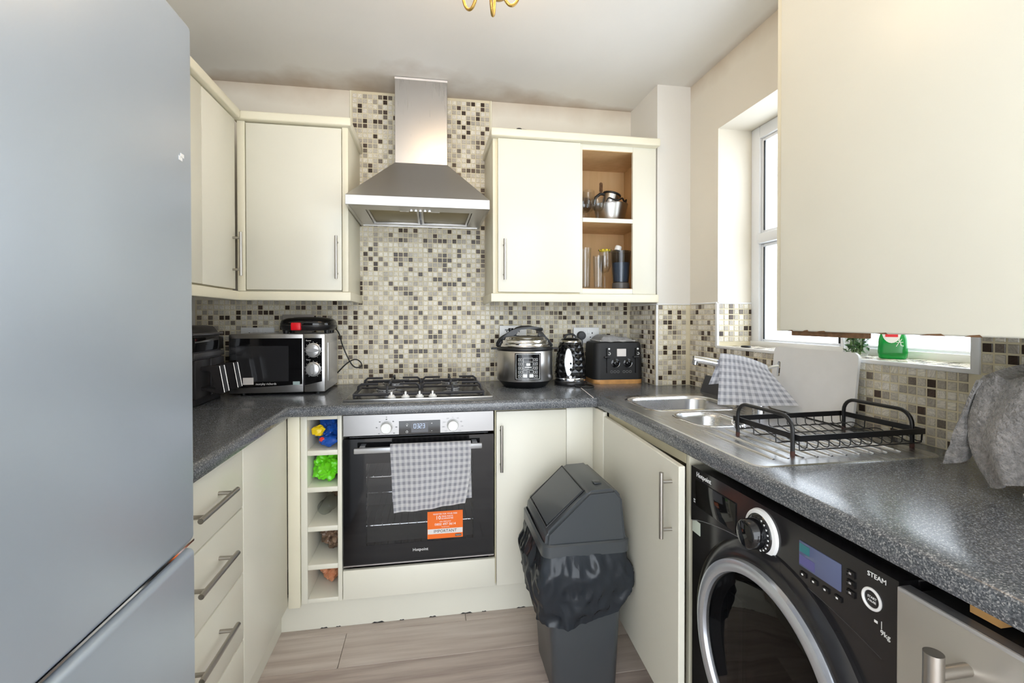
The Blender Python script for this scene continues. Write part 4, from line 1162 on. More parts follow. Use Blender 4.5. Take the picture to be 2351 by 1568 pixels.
def smoothpath(P_, n=6):
    P_ = [Vector(p) for p in P_]; out = []
    for i in range(len(P_)-1):
        p0 = P_[max(i-1, 0)]; p1 = P_[i]; p2 = P_[i+1]; p3 = P_[min(i+2, len(P_)-1)]
        for k in range(n):
            t = k/n
            out.append(0.5*((2*p1)+(p2-p0)*t+(2*p0-5*p1+4*p2-p3)*t*t+(3*p1-p0-3*p2+p3)*t**3))
    return out+[P_[-1]]
tube(b, smoothpath(pts), 0.0030, 8); part('cord', b, 'rubber', st, 60)

# pressure cooker
pc = thing('pressure_cooker', 'steel electric pressure cooker with black lid handle beside the hob', 'pressure cooker', (0.797, -0.215, WT), R(-8), local=True)
b = nb(); lathe(b, [(0.098, 0.0), (0.104, 0.003), (0.128, 0.030), (0.134, 0.034)], n=56); part('base', b, 'black', pc, 50)
b = nb(); lathe(b, [(0.134, 0.034), (0.136, 0.038), (0.136, 0.178), (0.134, 0.180)], n=64); part('body', b, 'steel_v', pc, 50)
b = nb(); lathe(b, [(0.1365, 0.178), (0.139, 0.181), (0.139, 0.192), (0.136, 0.195)], n=56); part('collar', b, 'black', pc, 50)
for sg in (-1, 1):
    b = nb(); box(b, (sg*0.130, -0.03, 0.182), (sg*0.166, 0.03, 0.190), 0.003); part('side_handle', b, 'black', pc)
b = nb(); lathe(b, [(0.128, 0.194), (0.130, 0.198), (0.124, 0.206), (0.124, 0.212), (0.119, 0.216), (0.117, 0.228), (0.106, 0.233), (0.104, 0.240), (0.09, 0.247), (0.05, 0.252)], n=56); lid = part('lid', b, 'chrome', pc, 50)
b = nb()
L = []
prof = [(-0.142, 0.197), (-0.141, 0.212), (-0.128, 0.236), (-0.105, 0.252), (-0.07, 0.268), (-0.045, 0.288), (-0.02, 0.297), (0.02, 0.298), (0.06, 0.288), (0.088, 0.287), (0.088, 0.272), (0.058, 0.274), (0.02, 0.284), (-0.02, 0.281), (-0.036, 0.27), (-0.042, 0.252), (-0.09, 0.243), (-0.112, 0.228), (-0.122, 0.21), (-0.122, 0.197)]
prism(b, prof, 'y', -0.026, 0.026)
prism(b, [(0.066, 0.276), (0.080, 0.276), (0.086, 0.262), (0.100, 0.244), (0.122, 0.228), (0.137, 0.206), (0.138, 0.197), (0.120, 0.197), (0.112, 0.215), (0.090, 0.233), (0.062, 0.248), (0.072, 0.262)], 'y', -0.024, 0.024)
bmesh.ops.bevel(b, geom=b.edges[:], offset=0.003, segments=1, affect='EDGES'); part('handle', b, 'black', lid, 50)
b = nb(); lathe(b, [(0.012, 0.285), (0.014, 0.293), (0.012, 0.301)], (-0.068, 0.012, -0.016), 16); box(b, (-0.098, 0.008, 0.273), (-0.07, 0.016, 0.279)); part('steam_valve', b, 'black', lid)
def curved(b, x0, x1, z0, z1, r0, r1, n=10):
    loops = []
    for i in range(n+1):
        x = x0+(x1-x0)*i/n; a = x/0.136
        s, c = math.sin(a), -math.cos(a)
        loops.append([(r0*s, r0*c, z0), (r1*s, r1*c, z0), (r1*s, r1*c, z1), (r0*s, r0*c, z1)])
    return loft(b, loops)
sh_ = 0.012
b = nb(); curved(b, -0.066+sh_, 0.060+sh_, 0.045, 0.170, 0.134, 0.1372, 16); pn = part('control_panel', b, 'black_gloss', pc, 40)
b = nb()
for x0_, x1_, z0_, z1_ in ((-0.061, 0.055, 0.049, 0.0505), (-0.061, 0.055, 0.1645, 0.166), (-0.061, -0.0595, 0.0505, 0.1645), (0.0535, 0.055, 0.0505, 0.1645)):
    curved(b, x0_+sh_, x1_+sh_, z0_, z1_, 0.1365, 0.1376, 8)
def ring_rect(x0_, x1_, z0_, z1_, w=0.0011):
    curved(b, x0_+sh_, x1_+sh_, z0_, z0_+w, 0.1365, 0.1377, 4); curved(b, x0_+sh_, x1_+sh_, z1_-w, z1_, 0.1365, 0.1377, 4)
    curved(b, x0_+sh_, x0_+w+sh_, z0_, z1_, 0.1365, 0.1377, 1); curved(b, x1_-w+sh_, x1_+sh_, z0_, z1_, 0.1365, 0.1377, 1)
ring_rect(-0.026, 0.020, 0.129, 0.148); ring_rect(-0.026, 0.020, 0.096, 0.130)
for k in range(5):
    for xa in (-0.049, 0.024): ring_rect(xa, xa+0.018, 0.056+k*0.0193, 0.069+k*0.0193); curved(b, xa+0.006+sh_, xa+0.012+sh_, 0.061+k*0.0193, 0.064+k*0.0193, 0.1365, 0.1377, 2)
for xa in (-0.027, 0.002): ring_rect(xa, xa+0.019, 0.077, 0.091)
for xa in (-0.027, 0.002): curved(b, xa+sh_, xa+0.019+sh_, 0.057, 0.073, 0.1365, 0.1377, 4)
curved(b, -0.012+sh_, 0.006+sh_, 0.112, 0.124, 0.1365, 0.1377, 4); curved(b, -0.019+sh_, 0.013+sh_, 0.103, 0.107, 0.1365, 0.1377, 4)
part('panel_print', b, 'print', pn, 0)

# kettle
kt = thing('kettle', 'black faceted kettle with clear water gauge between cooker and toaster', 'kettle', (1.034, -0.205, WT), R(-6), local=True)
b = nb(); lathe(b, [(0.078, 0.0), (0.080, 0.003), (0.080, 0.018), (0.076, 0.022)], n=48); part('power_base', b, 'black', kt, 50)
b = nb(); lathe(b, [(0.0765, 0.022), (0.0775, 0.025), (0.0775, 0.036), (0.0765, 0.038)], n=48); part('steel_band', b, 'chrome', kt, 50)
b = nb(); L = []; NS, NZ = 22, 12
for j in range(NZ+1):
    t = j/NZ; z = 0.038+0.178*t
    r = 0.0765-0.005*t-0.018*t**3
    L.append([((r+(0.0016 if (i+j) % 2 else -0.0012)*(1 if 0 < j < NZ else 0))*math.cos(2*PI*i/NS), (r+(0.0016 if (i+j) % 2 else -0.0012)*(1 if 0 < j < NZ else 0))*math.sin(2*PI*i/NS), z) for i in range(NS)])
loft(b, L); bmesh.ops.triangulate(b, faces=b.faces[:]); part('body', b, 'black_gloss', kt, 0)
b = nb(); lathe(b, [(0.056, 0.214), (0.0535, 0.222), (0.051, 0.224)], n=40); part('lid_rim', b, 'chrome', kt, 50)
b = nb(); lathe(b, [(0.050, 0.223), (0.044, 0.231), (0.02, 0.236)], n=40); part('lid', b, 'black_gloss', kt, 50)
b = nb(); tube(b, [(-0.030*math.cos(a), 0.0, 0.232+0.022*math.sin(a)) for a in [PI*i/10 for i in range(11)]], 0.005, 10); part('lid_loop', b, 'black', kt, 60)
b = nb()
loft(b, [[(-0.022+0.017*math.cos(a), -0.071-(0.003 if k else 0)+0.016*max(0, math.sin(a))*0.45*1.0, 0.118+0.066*math.sin(a)) for a in [2*PI*i/28 for i in range(28)]] for k in range(2)]); part('water_gauge', b, plain('gauge_silver', C(190, 200, 210), 0.1, 0.7), kt, 50)
b = nb(); tube(b, [(-0.022+0.019*math.cos(a), -0.073+0.016*max(0, math.sin(a))*0.45, 0.118+0.069*math.sin(a)) for a in [2*PI*i/28 for i in range(28)]], 0.002, 6, True); part('gauge_rim', b, 'chrome', kt, 60)
b = nb(); lathe(b, [(0.008, 0), (0.007, -0.004)], (-0.014, -0.075, 0.046), 14, axis='y'); part('emblem', b, 'chrome', kt)
b = nb(); tube(b, [(0.0, 0.066, 0.205), (0.0, 0.10, 0.205), (0.0, 0.112, 0.18), (0.0, 0.108, 0.09), (0.0, 0.080, 0.055)], 0.011, 10); part('handle', b, 'black', kt, 60)
b = nb(); pts = [(1.070, -0.262, WT+0.0035)]+[(1.077+0.043*math.cos(a), -0.272+0.05*math.sin(a)-0.03, WT+0.0045) for a in [R(120+i*30) for i in range(12)]]+[(1.112, -0.220, WT+0.005), (1.1255, -0.190, WT+0.005)]
tube(b, smoothpath(pts, 4), 0.003, 8); tag(part('power_cord', b, 'rubber', None, 60), 'black power cord looped on the worktop in front of the kettle', 'cord')

# toaster
to = thing('toaster', 'black four slice toaster on a bamboo base', 'toaster', (1.287, -0.135, WT), R(-2.0), local=True)
b = nb(); loft(b, [rrect(0, 0, 0.130, 0.096, 0.03, z) for z in (0.0, 0.022)]); bmesh.ops.bevel(b, geom=b.edges[:], offset=0.002, segments=1, affect='EDGES'); part('base', b, 'wood_base', to, 50)
b = nb(); loft(b, [rrect(0, 0, hx, hy_, 0.034, z) for z, hx, hy_ in ((0.022, 0.131, 0.097), (0.10, 0.130, 0.096), (0.195, 0.127, 0.093), (0.208, 0.124, 0.090), (0.212, 0.116, 0.082))]); bd = part('body', b, 'black_matt', to, 50)
b = nb()
for yy in (-0.045, -0.016, 0.016, 0.045): box(b, (-0.10, yy-0.009, 0.2115), (0.10, yy+0.009, 0.2135))
part('slots', b, 'handle', to)
pb('badge', (-0.012, -0.0972, 0.140), (0.036, -0.0940, 0.178), 'sticker', to)
for xx in (-0.066, 0.086):
    pb('lever_slot', (xx-0.002, -0.0975, 0.055), (xx+0.002, -0.094, 0.182), 'black_gloss', to)
    pb('lever', (xx-0.015, -0.113, 0.132), (xx+0.015, -0.094, 0.142), 'black', to, 0.003)
    b = nb(); cyl(b, (xx+0.013, -0.0965, 0.178), (xx+0.013, -0.0945, 0.178), 0.005, n=12); part('print_dot', b, 'print', to)
    b = nb(); tube(b, [(xx+0.014+0.006*math.cos(R(a)), -0.0964, 0.154+0.006*math.sin(R(a))) for a in range(-150, 130, 30)], 0.0016, 6); part('print_hook', b, 'print', to)
for xx in (-0.021, 0.044):
    b = nb(); lathe(b, [(0.0225, -0.0945), (0.0225, -0.100), (0.020, -0.101), (0.012, -0.102), (0.011, -0.113), (0.009, -0.114)], (xx, 0, 0.106), 28, axis='y'); ko = part('browning_knob', b, 'black_gloss', to)
    b = nb(); tube(b, [(xx+0.0225*math.cos(R(a)), -0.100, 0.106+0.0225*math.sin(R(a))) for a in range(-100, 20, 15)], 0.0012, 6); part('bright_rim', b, 'chrome', ko)
    for q in (-0.017, 0.0, 0.017):
        b = nb(); tube(b, [(xx+q-0.002+0.006*math.cos(2*PI*i/14), -0.0968, 0.062+0.006*math.sin(2*PI*i/14)) for i in range(14)], 0.0009, 5, True); part('button', b, 'print_grey', to)
def cloth_top(u, v):
    x = 1.192+0.185*u; y = -0.218+0.165*v
    e = min(u, 1-u, v, 1-v)
    return Vector((x, y, WT+0.2150+0.030*min(1, e*7)**0.6*(0.75+0.25*math.sin(u*4+0.8))+0.003*math.sin(u*17+v*6)))
b = nb(); grid(b, cloth_top, 26, 18); thick(b, 0.004)
box(b, (1.188, -0.215, WT+0.2150), (1.38, -0.055, WT+0.2205), 0.003)
tag(part('folded_cloth', b, 'towel_light', None, 70), 'pale grey knitted cloth folded on top of the toaster', 'cloth')

# sockets and plugs on the tiles
def socket(x0, x1, z0, z1, lab, mat='white', holes=True):
    t = thing('wall_socket', lab, 'socket', ((x0+x1)/2, -0.006, z0))
    pl = pb('plate', (x0, -0.0055, z0), (x1, -0.0165, z1), mat, t, 0.003)
    if holes:
        for cxx in (x0+0.040, x1-0.040):
            b = nb()
            box(b, (cxx-0.003, -0.0170, z0+0.050), (cxx+0.003, -0.0160, z0+0.060)); box(b, (cxx-0.014, -0.0170, z0+0.030), (cxx-0.007, -0.0160, z0+0.035)); box(b, (cxx+0.007, -0.0170, z0+0.030), (cxx+0.014, -0.0160, z0+0.035))
            part('pin_hole', b, 'black', t)
            pb('switch', ((x0+x1)/2+(-0.019 if cxx < (x0+x1)/2 else 0.003), -0.0200, z0+0.050), ((x0+x1)/2+(-0.003 if cxx < (x0+x1)/2 else 0.019), -0.0160, z0+0.076), 'white', t, 0.002)
    return t
socket(1.109, 1.255, 1.108, 1.194, 'white double wall socket behind the toaster')
socket(-0.574, -0.421, 1.116, 1.200, 'white double wall socket behind the microwave')
socket(-0.384, -0.236, 1.178, 1.264, 'grey blank wall plate above the sandwich toaster', plain('plate_grey', C(170, 162, 154), 0.4), False)
socket(0.700, 0.846, 1.120, 1.206, 'white double wall socket behind the pressure cooker')
def plug(x, z, lab, mat, r=0.024):
    t = thing('mains_plug', lab, 'plug', (x, -0.017, z))
    b = nb(); lathe(b, [(r, -0.0205), (r, -0.032), (r*0.85, -0.046), (r*0.4, -0.050)], (x, 0, z), 24, axis='y'); part('plug_body', b, mat, t, 50)
    b = nb(); tube(b, smoothpath([(x, -0.040, z-r*0.7), (x, -0.045, z-0.05), (x-0.01, -0.04, z-0.12), (x-0.01, -0.04, WT+0.006)]), 0.003, 8); part('cord', b, mat, t, 60)
plug(1.149, 1.150, 'round dark plug in the socket behind the kettle', 'dark_grey')
plug(-0.525, 1.150, 'dark plug in the left of the socket behind the microwave', 'black', 0.018)
plug(-0.460, 1.150, 'dark plug in the right of the socket behind the microwave', 'black', 0.018)

# ------------------------------------------------------------------ contents of the open shelves
zu, zl_ = 1.7255, ZI0+0.0025
mb = thing('mixing_bowl', 'stainless steel bowl holding a cup and cable on the upper open shelf', 'bowl', (1.252, -0.19, zu))
b = nb(); lathe(b, [(0.052, 0.0), (0.060, 0.001), (0.074, 0.04), (0.085, 0.088), (0.087, 0.098), (0.088, 0.099), (0.084, 0.098), (0.071, 0.04), (0.056, 0.004)], (1.252, -0.19, zu), 48); part('bowl', b, 'steel_v', mb, 50)
b = nb(); tube(b, [(1.166, -0.19, zu+0.10), (1.172, -0.19, zu+0.135), (1.196, -0.19, zu+0.155), (1.225, -0.19, zu+0.155)], 0.008, 8); part('handle', b, 'black', mb, 60)
bb = thing('blender_cup', 'steel cup with black rim tipped into the mixing bowl', 'cup', (1.245, -0.19, zu+0.03))
b = nb(); lathe(b, [(0.030, 0.0), (0.034, 0.004), (0.043, 0.10), (0.040, 0.10), (0.032, 0.01)], (0, 0, 0), 32); b.transform(Matrix.Translation((1.235, -0.19, zu+0.056)) @ Matrix.Rotation(R(14), 4, 'Y')); part('cup', b, 'steel_v', bb, 50)
b = nb(); tube(b, [(0.042*math.cos(2*PI*i/24), 0.042*math.sin(2*PI*i/24), 0.10) for i in range(24)], 0.006, 8, True); b.transform(Matrix.Translation((1.235, -0.19, zu+0.056)) @ Matrix.Rotation(R(14), 4, 'Y')); part('rim', b, 'black', bb, 60)
b = nb(); random.seed(9)
tube(b, smoothpath([(1.20, -0.235, zu+0.06), (1.215, -0.25, zu+0.118), (1.24, -0.262, zu+0.112), (1.262, -0.262, zu+0.108), (1.285, -0.255, zu+0.120), (1.297, -0.24, zu+0.124), (1.31, -0.23, zu+0.112), (1.325, -0.22, zu+0.122), (1.315, -0.215, zu+0.095), (1.28, -0.2, zu+0.075)]), 0.004, 8)
tag(part('flex', b, 'rubber', None, 60), 'black cable coiled in the mixing bowl', 'cord')
def wine(x, y, z, s, lab, mat='glass', up=True, trim=None):
    t = thing('wine_glass', lab, 'glass', (x, y, z), group='stemmed glasses on the open shelves')
    b = nb(); pr_ = [(0.030, 0.0), (0.028, 0.003), (0.005, 0.007), (0.004, 0.06), (0.006, 0.075), (0.020, 0.085), (0.031, 0.11), (0.033, 0.14), (0.028, 0.19), (0.0270, 0.19), (0.0315, 0.14), (0.029, 0.11), (0.018, 0.088), (0.002, 0.082)]
    if not up: pr_ = [(r, 0.19-h) for r, h in pr_]
    lathe(b, [(r*s[0], h*s[1]) for r, h in pr_], (x, y, z), 28, True, False); part('glass', b, mat, t, 60)
    if trim:
        b = nb(); tube(b, [(x+0.0282*s[0]*math.cos(2*PI*i/20), y+0.0282*s[0]*math.sin(2*PI*i/20), z+0.187*s[1]) for i in range(20)], 0.0045, 6, True); part('rim_band', b, trim, t)
        b = nb()
        for i in range(0, 20, 2): a = 2*PI*i/20; cyl(b, (x+0.029*s[0]*math.cos(a), y+0.029*s[0]*math.sin(a), z+0.184*s[1]), (x+0.034*s[0]*math.cos(a), y+0.034*s[0]*math.sin(a), z+0.190*s[1]), 0.0022, n=6)
        part('rim_mark', b, 'black', t)
yel = plain('yellow_band', C(222, 200, 60), 0.4)
wine(1.100, -0.215, zu, (1.15, 0.62), 'clear stemmed glass at the front of the upper open shelf')
wine(1.165, -0.10, zu, (1.05, 1.02), 'tall clear wine glass behind the mixing bowl on the upper open shelf')
wine(1.098, -0.075, zu, (1.0, 1.04), 'tinted wine glass with yellow tag at the back of the upper open shelf', 'tint')
wine(1.150, -0.285, zu, (1.0, 0.56), 'short clear stemmed glass touching the mixing bowl')
wine(1.208, -0.225, zl_, (0.95, 1.06), 'clear stemmed flute with yellow and black rim on the lower open shelf', trim=yel)
def tumbler(x, y, z, r, h, lab):
    t = nb(); lathe(t, [(r*0.80, 0), (r*0.82, 0.002), (r, h), (r*0.93, h), (r*0.75, 0.012), (0.001, 0.010)], (x, y, z), 28, True, False)
    tag(part('tumbler', t, 'glass', None, 60), lab, 'glass', 'tumblers on the lower open shelf')
tumbler(1.100, -0.24, zl_, 0.030, 0.205, 'tall straight clear glass at the left of the lower open shelf')
tumbler(1.160, -0.265, zl_, 0.027, 0.165, 'shorter clear glass left of the flute on the lower open shelf')
tumbler(1.090, -0.12, zl_, 0.030, 0.20, 'tall clear glass at the back of the lower open shelf')
jg = thing('blender_jug', 'smoky plastic blender jug with white cap on the lower open shelf', 'jug', (1.296, -0.22, zl_))
b = nb(); lathe(b, [(0.041, 0.0), (0.042, 0.004), (0.040, 0.034), (0.0405, 0.038), (0.052, 0.196), (0.050, 0.196), (0.038, 0.04), (0.002, 0.036)], (1.296, -0.22, zl_), 36, True, False); part('jug', b, 'tint', jg, 50)
b = nb(); lathe(b, [(0.0435, 0.0), (0.0445, 0.003), (0.0425, 0.034), (0.040, 0.036)], (1.296, -0.22, zl_), 36); part('base', b, plain('jug_base', C(92, 90, 90), 0.35), jg)
b = nb(); lathe(b, [(0.0365, 0.04), (0.043, 0.135), (0.043, 0.137), (0.01, 0.138)], (1.296, -0.22, zl_), 32); part('inner_sleeve', b, plain('sleeve', C(128, 138, 152), 0.3), jg)
b = nb(); lathe(b, [(0.016, 0), (0.017, 0.002), (0.017, 0.020), (0.014, 0.024)], (0, 0, 0), 20); b.transform(Matrix.Translation((1.272, -0.235, zl_+0.198)) @ Matrix.Rotation(R(18), 4, 'Y')); part('cap', b, 'white', jg)
pb('lid_tab', (1.235, -0.245, zl_+0.190), (1.330, -0.195, zl_+0.1985), 'bag_clear', jg, 0.003)
pl = thing('pan_lid', 'dark domed pan lid lying on top of the right wall cupboard', 'lid', (0.765, -0.22, ZT+0.036))
b = nb(); lathe(b, [(0.110, 0.0), (0.112, 0.004), (0.10, 0.020), (0.06, 0.035), (0.02, 0.040)], (0.768, -0.22, ZT+0.036), 40); part('dome', b, 'black_matt', pl, 50)
b = nb(); lathe(b, [(0.010, 0.040), (0.018, 0.055), (0.014, 0.060)], (0.768, -0.22, ZT+0.036), 20); part('knob', b, 'black', pl)

# ------------------------------------------------------------------ bags in the cubbyholes
def crumple(name, c, rad, mat, lab, cat, seed, lim, extra=()):
    lim = (-0.1305, -0.0215, lim[0]+0.001, lim[1]-0.001)
    t = thing(name, lab, cat, (c[0], c[1], lim[2]))
    part('bag', blob(nb(), c, rad, 4, 0.55, 1.5, seed, lim), mat, t, 30)
    for nm, cc, rr, mm, sd in extra: part(nm, blob(nb(), cc, rr, 3, 0.5, 1.3, sd, lim), mm, t, 30)
zc_ = [(zs[i]+0.010, zs[i+1]-0.010) for i in range(5)]; zc_[0] = (0.155, zc_[0][1]); zc_[4] = (zc_[4][0], 0.85)
crumple('carrier_bag', (-0.068, -0.48, zc_[4][0]+0.056), (0.056, 0.08, 0.058), 'bag_blue', 'blue carrier bag with yellow end stuffed in the top cubbyhole', 'bag', 2, zc_[4],
        (('yellow_fold', (-0.098, -0.545, zc_[4][0]+0.070), (0.028, 0.025, 0.024), 'bag_yellow', 4), ('red_print', (-0.078, -0.556, zc_[4][0]+0.036), (0.016, 0.010, 0.011), 'bag_red', 5), ('blue_fold', (-0.055, -0.55, zc_[4][0]+0.030), (0.034, 0.025, 0.024), 'bag_blue', 6)))
crumple('carrier_bag', (-0.074, -0.495, zc_[3][0]+0.060), (0.062, 0.075, 0.064), 'bag_green', 'lime green carrier bag stuffed in the second cubbyhole', 'bag', 8, zc_[3])
bt = thing('plastic_bottle', 'empty clear plastic bottle lying in the third cubbyhole', 'bottle', (-0.07, -0.40, zc_[2][0]))
b = nb(); lathe(b, [(0.014, 0), (0.027, 0.006), (0.030, 0.02), (0.027, 0.05), (0.030, 0.06), (0.030, 0.13), (0.012, 0.17), (0.011, 0.19)], (0, 0, 0), 24)
b.transform(Matrix.Translation((-0.094, -0.490, zc_[2][0]+0.034)) @ Matrix.Rotation(R(-14), 4, 'Z') @ Matrix.Rotation(R(-90), 4, 'X')); part('bottle', b, 'bag_clear', bt, 50)
crumple('paper_bag', (-0.070, -0.25, zc_[2][0]+0.045), (0.050, 0.036, 0.048), 'bag_brown', 'brown paper wrapper at the back of the third cubbyhole', 'bag', 11, zc_[2])
crumple('paper_bag', (-0.062, -0.43, zc_[1][0]+0.058), (0.052, 0.08, 0.060), plain('brown_mottle', C(120, 96, 78), 0.35, var=0.6, vscale=50), 'dark crumpled wrapper in the fourth cubbyhole', 'bag', 13, zc_[1])
crumple('carrier_bag', (-0.070, -0.43, zc_[0][0]+0.050), (0.054, 0.08, 0.054), 'bag_orange', 'orange-pink crumpled bag in the bottom cubbyhole', 'bag', 15, zc_[0])

# ------------------------------------------------------------------ washing machine (faces -x)
WX, WYa, WYb, WTp = 1.040, -1.326, -1.908, 0.842
wm = thing('washing_machine', 'black front loading washing machine under the right worktop', 'washing machine', (1.33, -1.617, 0))
pb('cabinet', (WX+0.035, WYa, 0.0), (1.60, WYb, WTp), 'wm_black', wm, 0.004)
dcy, dcz = -1.628, 0.492
# fascia with arched lower edge
b = nb(); n = 20
low = [(WYa-(WYa-WYb)*i/n, 0.694+0.048*math.sin(PI*i/n)**0.8) for i in range(n+1)]
poly = low+[(WYb, WTp), (WYa, WTp)]
prism(b, poly, 'x', WX, WX+0.035)
fa = part('control_panel', b, 'wm_black', wm, smooth=30)
b = nb(); low2 = [(y_, z_-0.003) for y_, z_ in low]
prism(b, low2+[(WYb, 0.03), (WYa, 0.03)], 'x', WX+0.004, WX+0.035); part('front_panel', b, 'wm_black', wm, smooth=30)
b = nb(); tube(b, [(WX+0.0035, y_, z_-0.0015) for y_, z_ in low], 0.0016, 6); part('panel_trim', b, 'silver', fa, 60)
b = nb(); lathe(b, [(0.262, WX+0.006), (0.262, WX-0.004), (0.250, WX-0.014), (0.232, WX-0.020), (0.222, WX-0.020)], (0, dcy, dcz), 72, True, False, axis='x'); wd = part('door', b, 'wm_black', wm, 50)
b = nb(); lathe(b, [(0.224, WX-0.018), (0.222, WX-0.030), (0.210, WX-0.034), (0.196, WX-0.030), (0.193, WX-0.018)], (0, dcy, dcz), 72, False, False, axis='x'); part('chrome_ring', b, plain('satin_ring', C(206, 210, 218), 0.25, 0.75), wd, 50)
b = nb(); lathe(b, [(0.194, WX-0.022), (0.17, WX-0.026), (0.10, WX-0.030), (0.0, WX-0.031)], (0, dcy, dcz), 64, False, False, axis='x'); part('door_glass', b, 'smoke', wd, 60)
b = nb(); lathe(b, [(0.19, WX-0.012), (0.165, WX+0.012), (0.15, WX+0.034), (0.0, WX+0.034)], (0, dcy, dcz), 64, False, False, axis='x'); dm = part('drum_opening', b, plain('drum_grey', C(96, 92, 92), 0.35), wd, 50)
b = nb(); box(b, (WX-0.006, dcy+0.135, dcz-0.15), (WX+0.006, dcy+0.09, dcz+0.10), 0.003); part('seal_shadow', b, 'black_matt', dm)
pb('drawer', (WX-0.003, -1.350, 0.742), (WX+0.002, -1.520, 0.812), 'black_gloss', fa, 0.002)
ky, kz = -1.607, 0.783
b = nb(); lathe(b, [(0.050, WX), (0.048, WX-0.006), (0.040, WX-0.008)], (0, ky, kz), 44, True, False, axis='x'); kb = part('dial_ring', b, 'white', fa, 50)
b = nb(); lathe(b, [(0.041, WX-0.004), (0.039, WX-0.010), (0.036, WX-0.012), (0.032, WX-0.014), (0.030, WX-0.040), (0.026, WX-0.043), (0.0, WX-0.043)], (0, ky, kz), 44, True, False, axis='x'); part('dial', b, 'black_gloss', kb, 50)
b = nb()
for k in range(9): a = R(-70+k*17); box(b, (WX-0.0135, ky-0.034*math.cos(a)-0.0016, kz+0.034*math.sin(a)-0.0016), (WX-0.0118, ky-0.034*math.cos(a)+0.0016, kz+0.034*math.sin(a)+0.0016))
part('dial_mark', b, 'print', kb)
ds = pb('display', (WX-0.002, -1.712, 0.768), (WX+0.002, -1.806, 0.816), plain('lcd', C(92, 100, 132), 0.08), fa, 0.001)
pb('lcd_icon', (WX-0.0026, -1.714, 0.796), (WX-0.0018, -1.738, 0.812), plain('lcd_teal', C(30, 110, 120), 0.1), ds)
pb('lcd_icon', (WX-0.0026, -1.714, 0.772), (WX-0.0018, -1.750, 0.790), plain('lcd_violet', C(86, 84, 140), 0.1), ds)
for k in range(3):
    pb('button', (WX-0.003, -1.818, 0.772+k*0.0165), (WX, -1.834, 0.783+k*0.0165), 'black_gloss', fa, 0.001)
    text(fa, '=', 0.009, (WX-0.0034, -1.826, 0.778+k*0.0165), '-x', ext=0.0002)
for k in range(4):
    pb('button', (WX-0.003, -1.715-k*0.026, 0.750), (WX, -1.730-k*0.026, 0.759), 'black_gloss', fa, 0.001)
    b = nb(); box(b, (WX-0.0034, -1.720-k*0.026, 0.753), (WX-0.0028, -1.724-k*0.026, 0.756)); part('button_mark', b, 'print', fa)
b = nb(); tube(b, [(WX-0.001, -1.864+0.0155*math.cos(2*PI*i/32), 0.790+0.0155*math.sin(2*PI*i/32)) for i in range(32)], 0.0024, 8, True); part('start_ring', b, 'print', fa, 60)
text(fa, 'START', 0.0055, (WX-0.0004, -1.864, 0.792), '-x', ext=0.0002); text(fa, 'PAUSE', 0.0050, (WX-0.0004, -1.864, 0.786), '-x', ext=0.0002)
text(fa, 'Hotpoint', 0.018, (WX-0.0004, -1.352, 0.826), '-x', align='LEFT')
text(fa, 'STEAM', 0.011, (WX-0.0004, -1.872, 0.8285), '-x'); text(fa, 'AUTO\nDOSE', 0.006, (WX-0.0004, -1.347, 0.752), '-x')
b = nb(); box(b, (WX-0.0004, -1.868, 0.756), (WX, -1.874, 0.760)); box(b, (WX-0.0004, -1.880, 0.752), (WX, -1.881, 0.764)); part('panel_mark', b, 'print', fa)
text(fa, '9kg', 0.012, (WX-0.0004, -1.887, 0.7465), '-x')
pb('energy_label', (WX+0.0030, -1.327, 0.664), (WX+0.0042, -1.364, 0.698), plain('pale_green_label', C(222, 230, 214), 0.5), wm)

# ------------------------------------------------------------------ dishwasher (faces -x)
DX = 1.02
dwm = thing('dishwasher', 'stainless steel dishwasher with vertical bar handle at the right edge', 'dishwasher', (1.3, -2.22, 0))
pb('body', (DX+0.024, -1.928, 0.0), (1.60, -2.515, 0.838), 'black_matt', dwm, 0.002)
do = pb('door', (DX, -1.922, 0.12), (DX+0.022, -2.518, 0.8455), plain('dishwasher_steel', C(186, 181, 174), 0.32, 0.6, var=0.04, vscale=5), dwm, 0.002)
pb('edge_highlight', (DX-0.0006, -1.924, 0.8405), (DX+0.0035, -2.516, 0.8462), 'silver', do, 0.0008)  # pale strip standing in for the bright highlight along the top edge
pb('top_edge', (DX+0.004, -1.924, 0.8452), (DX+0.021, -2.516, 0.8462), plain('edge_dark', C(70, 70, 72), 0.3), do)
b = nb(); cyl(b, (0.968, -2.016, 0.818), (0.968, -2.016, 0.55), 0.011, n=20)
cyl(b, (0.968, -2.016, 0.790), (DX, -2.016, 0.790), 0.008, n=14); cyl(b, (0.968, -2.016, 0.58), (DX, -2.016, 0.58), 0.008, n=14)
part('handle', b, 'handle', do)
pb('plinth', (DX+0.05, -1.93, 0.0), (DX+0.06, -2.51, 0.118), 'black', dwm)
b = nb(); box(b, (1.052, -1.995, 0.8485), (1.10, -2.03, 0.8695)); box(b, (1.056, -2.03, 0.858), (1.08, -2.60, 0.8695))
tag(part('wooden_batten', b, 'pine', None), 'bare pine batten under the worktop above the dishwasher', 'batten')

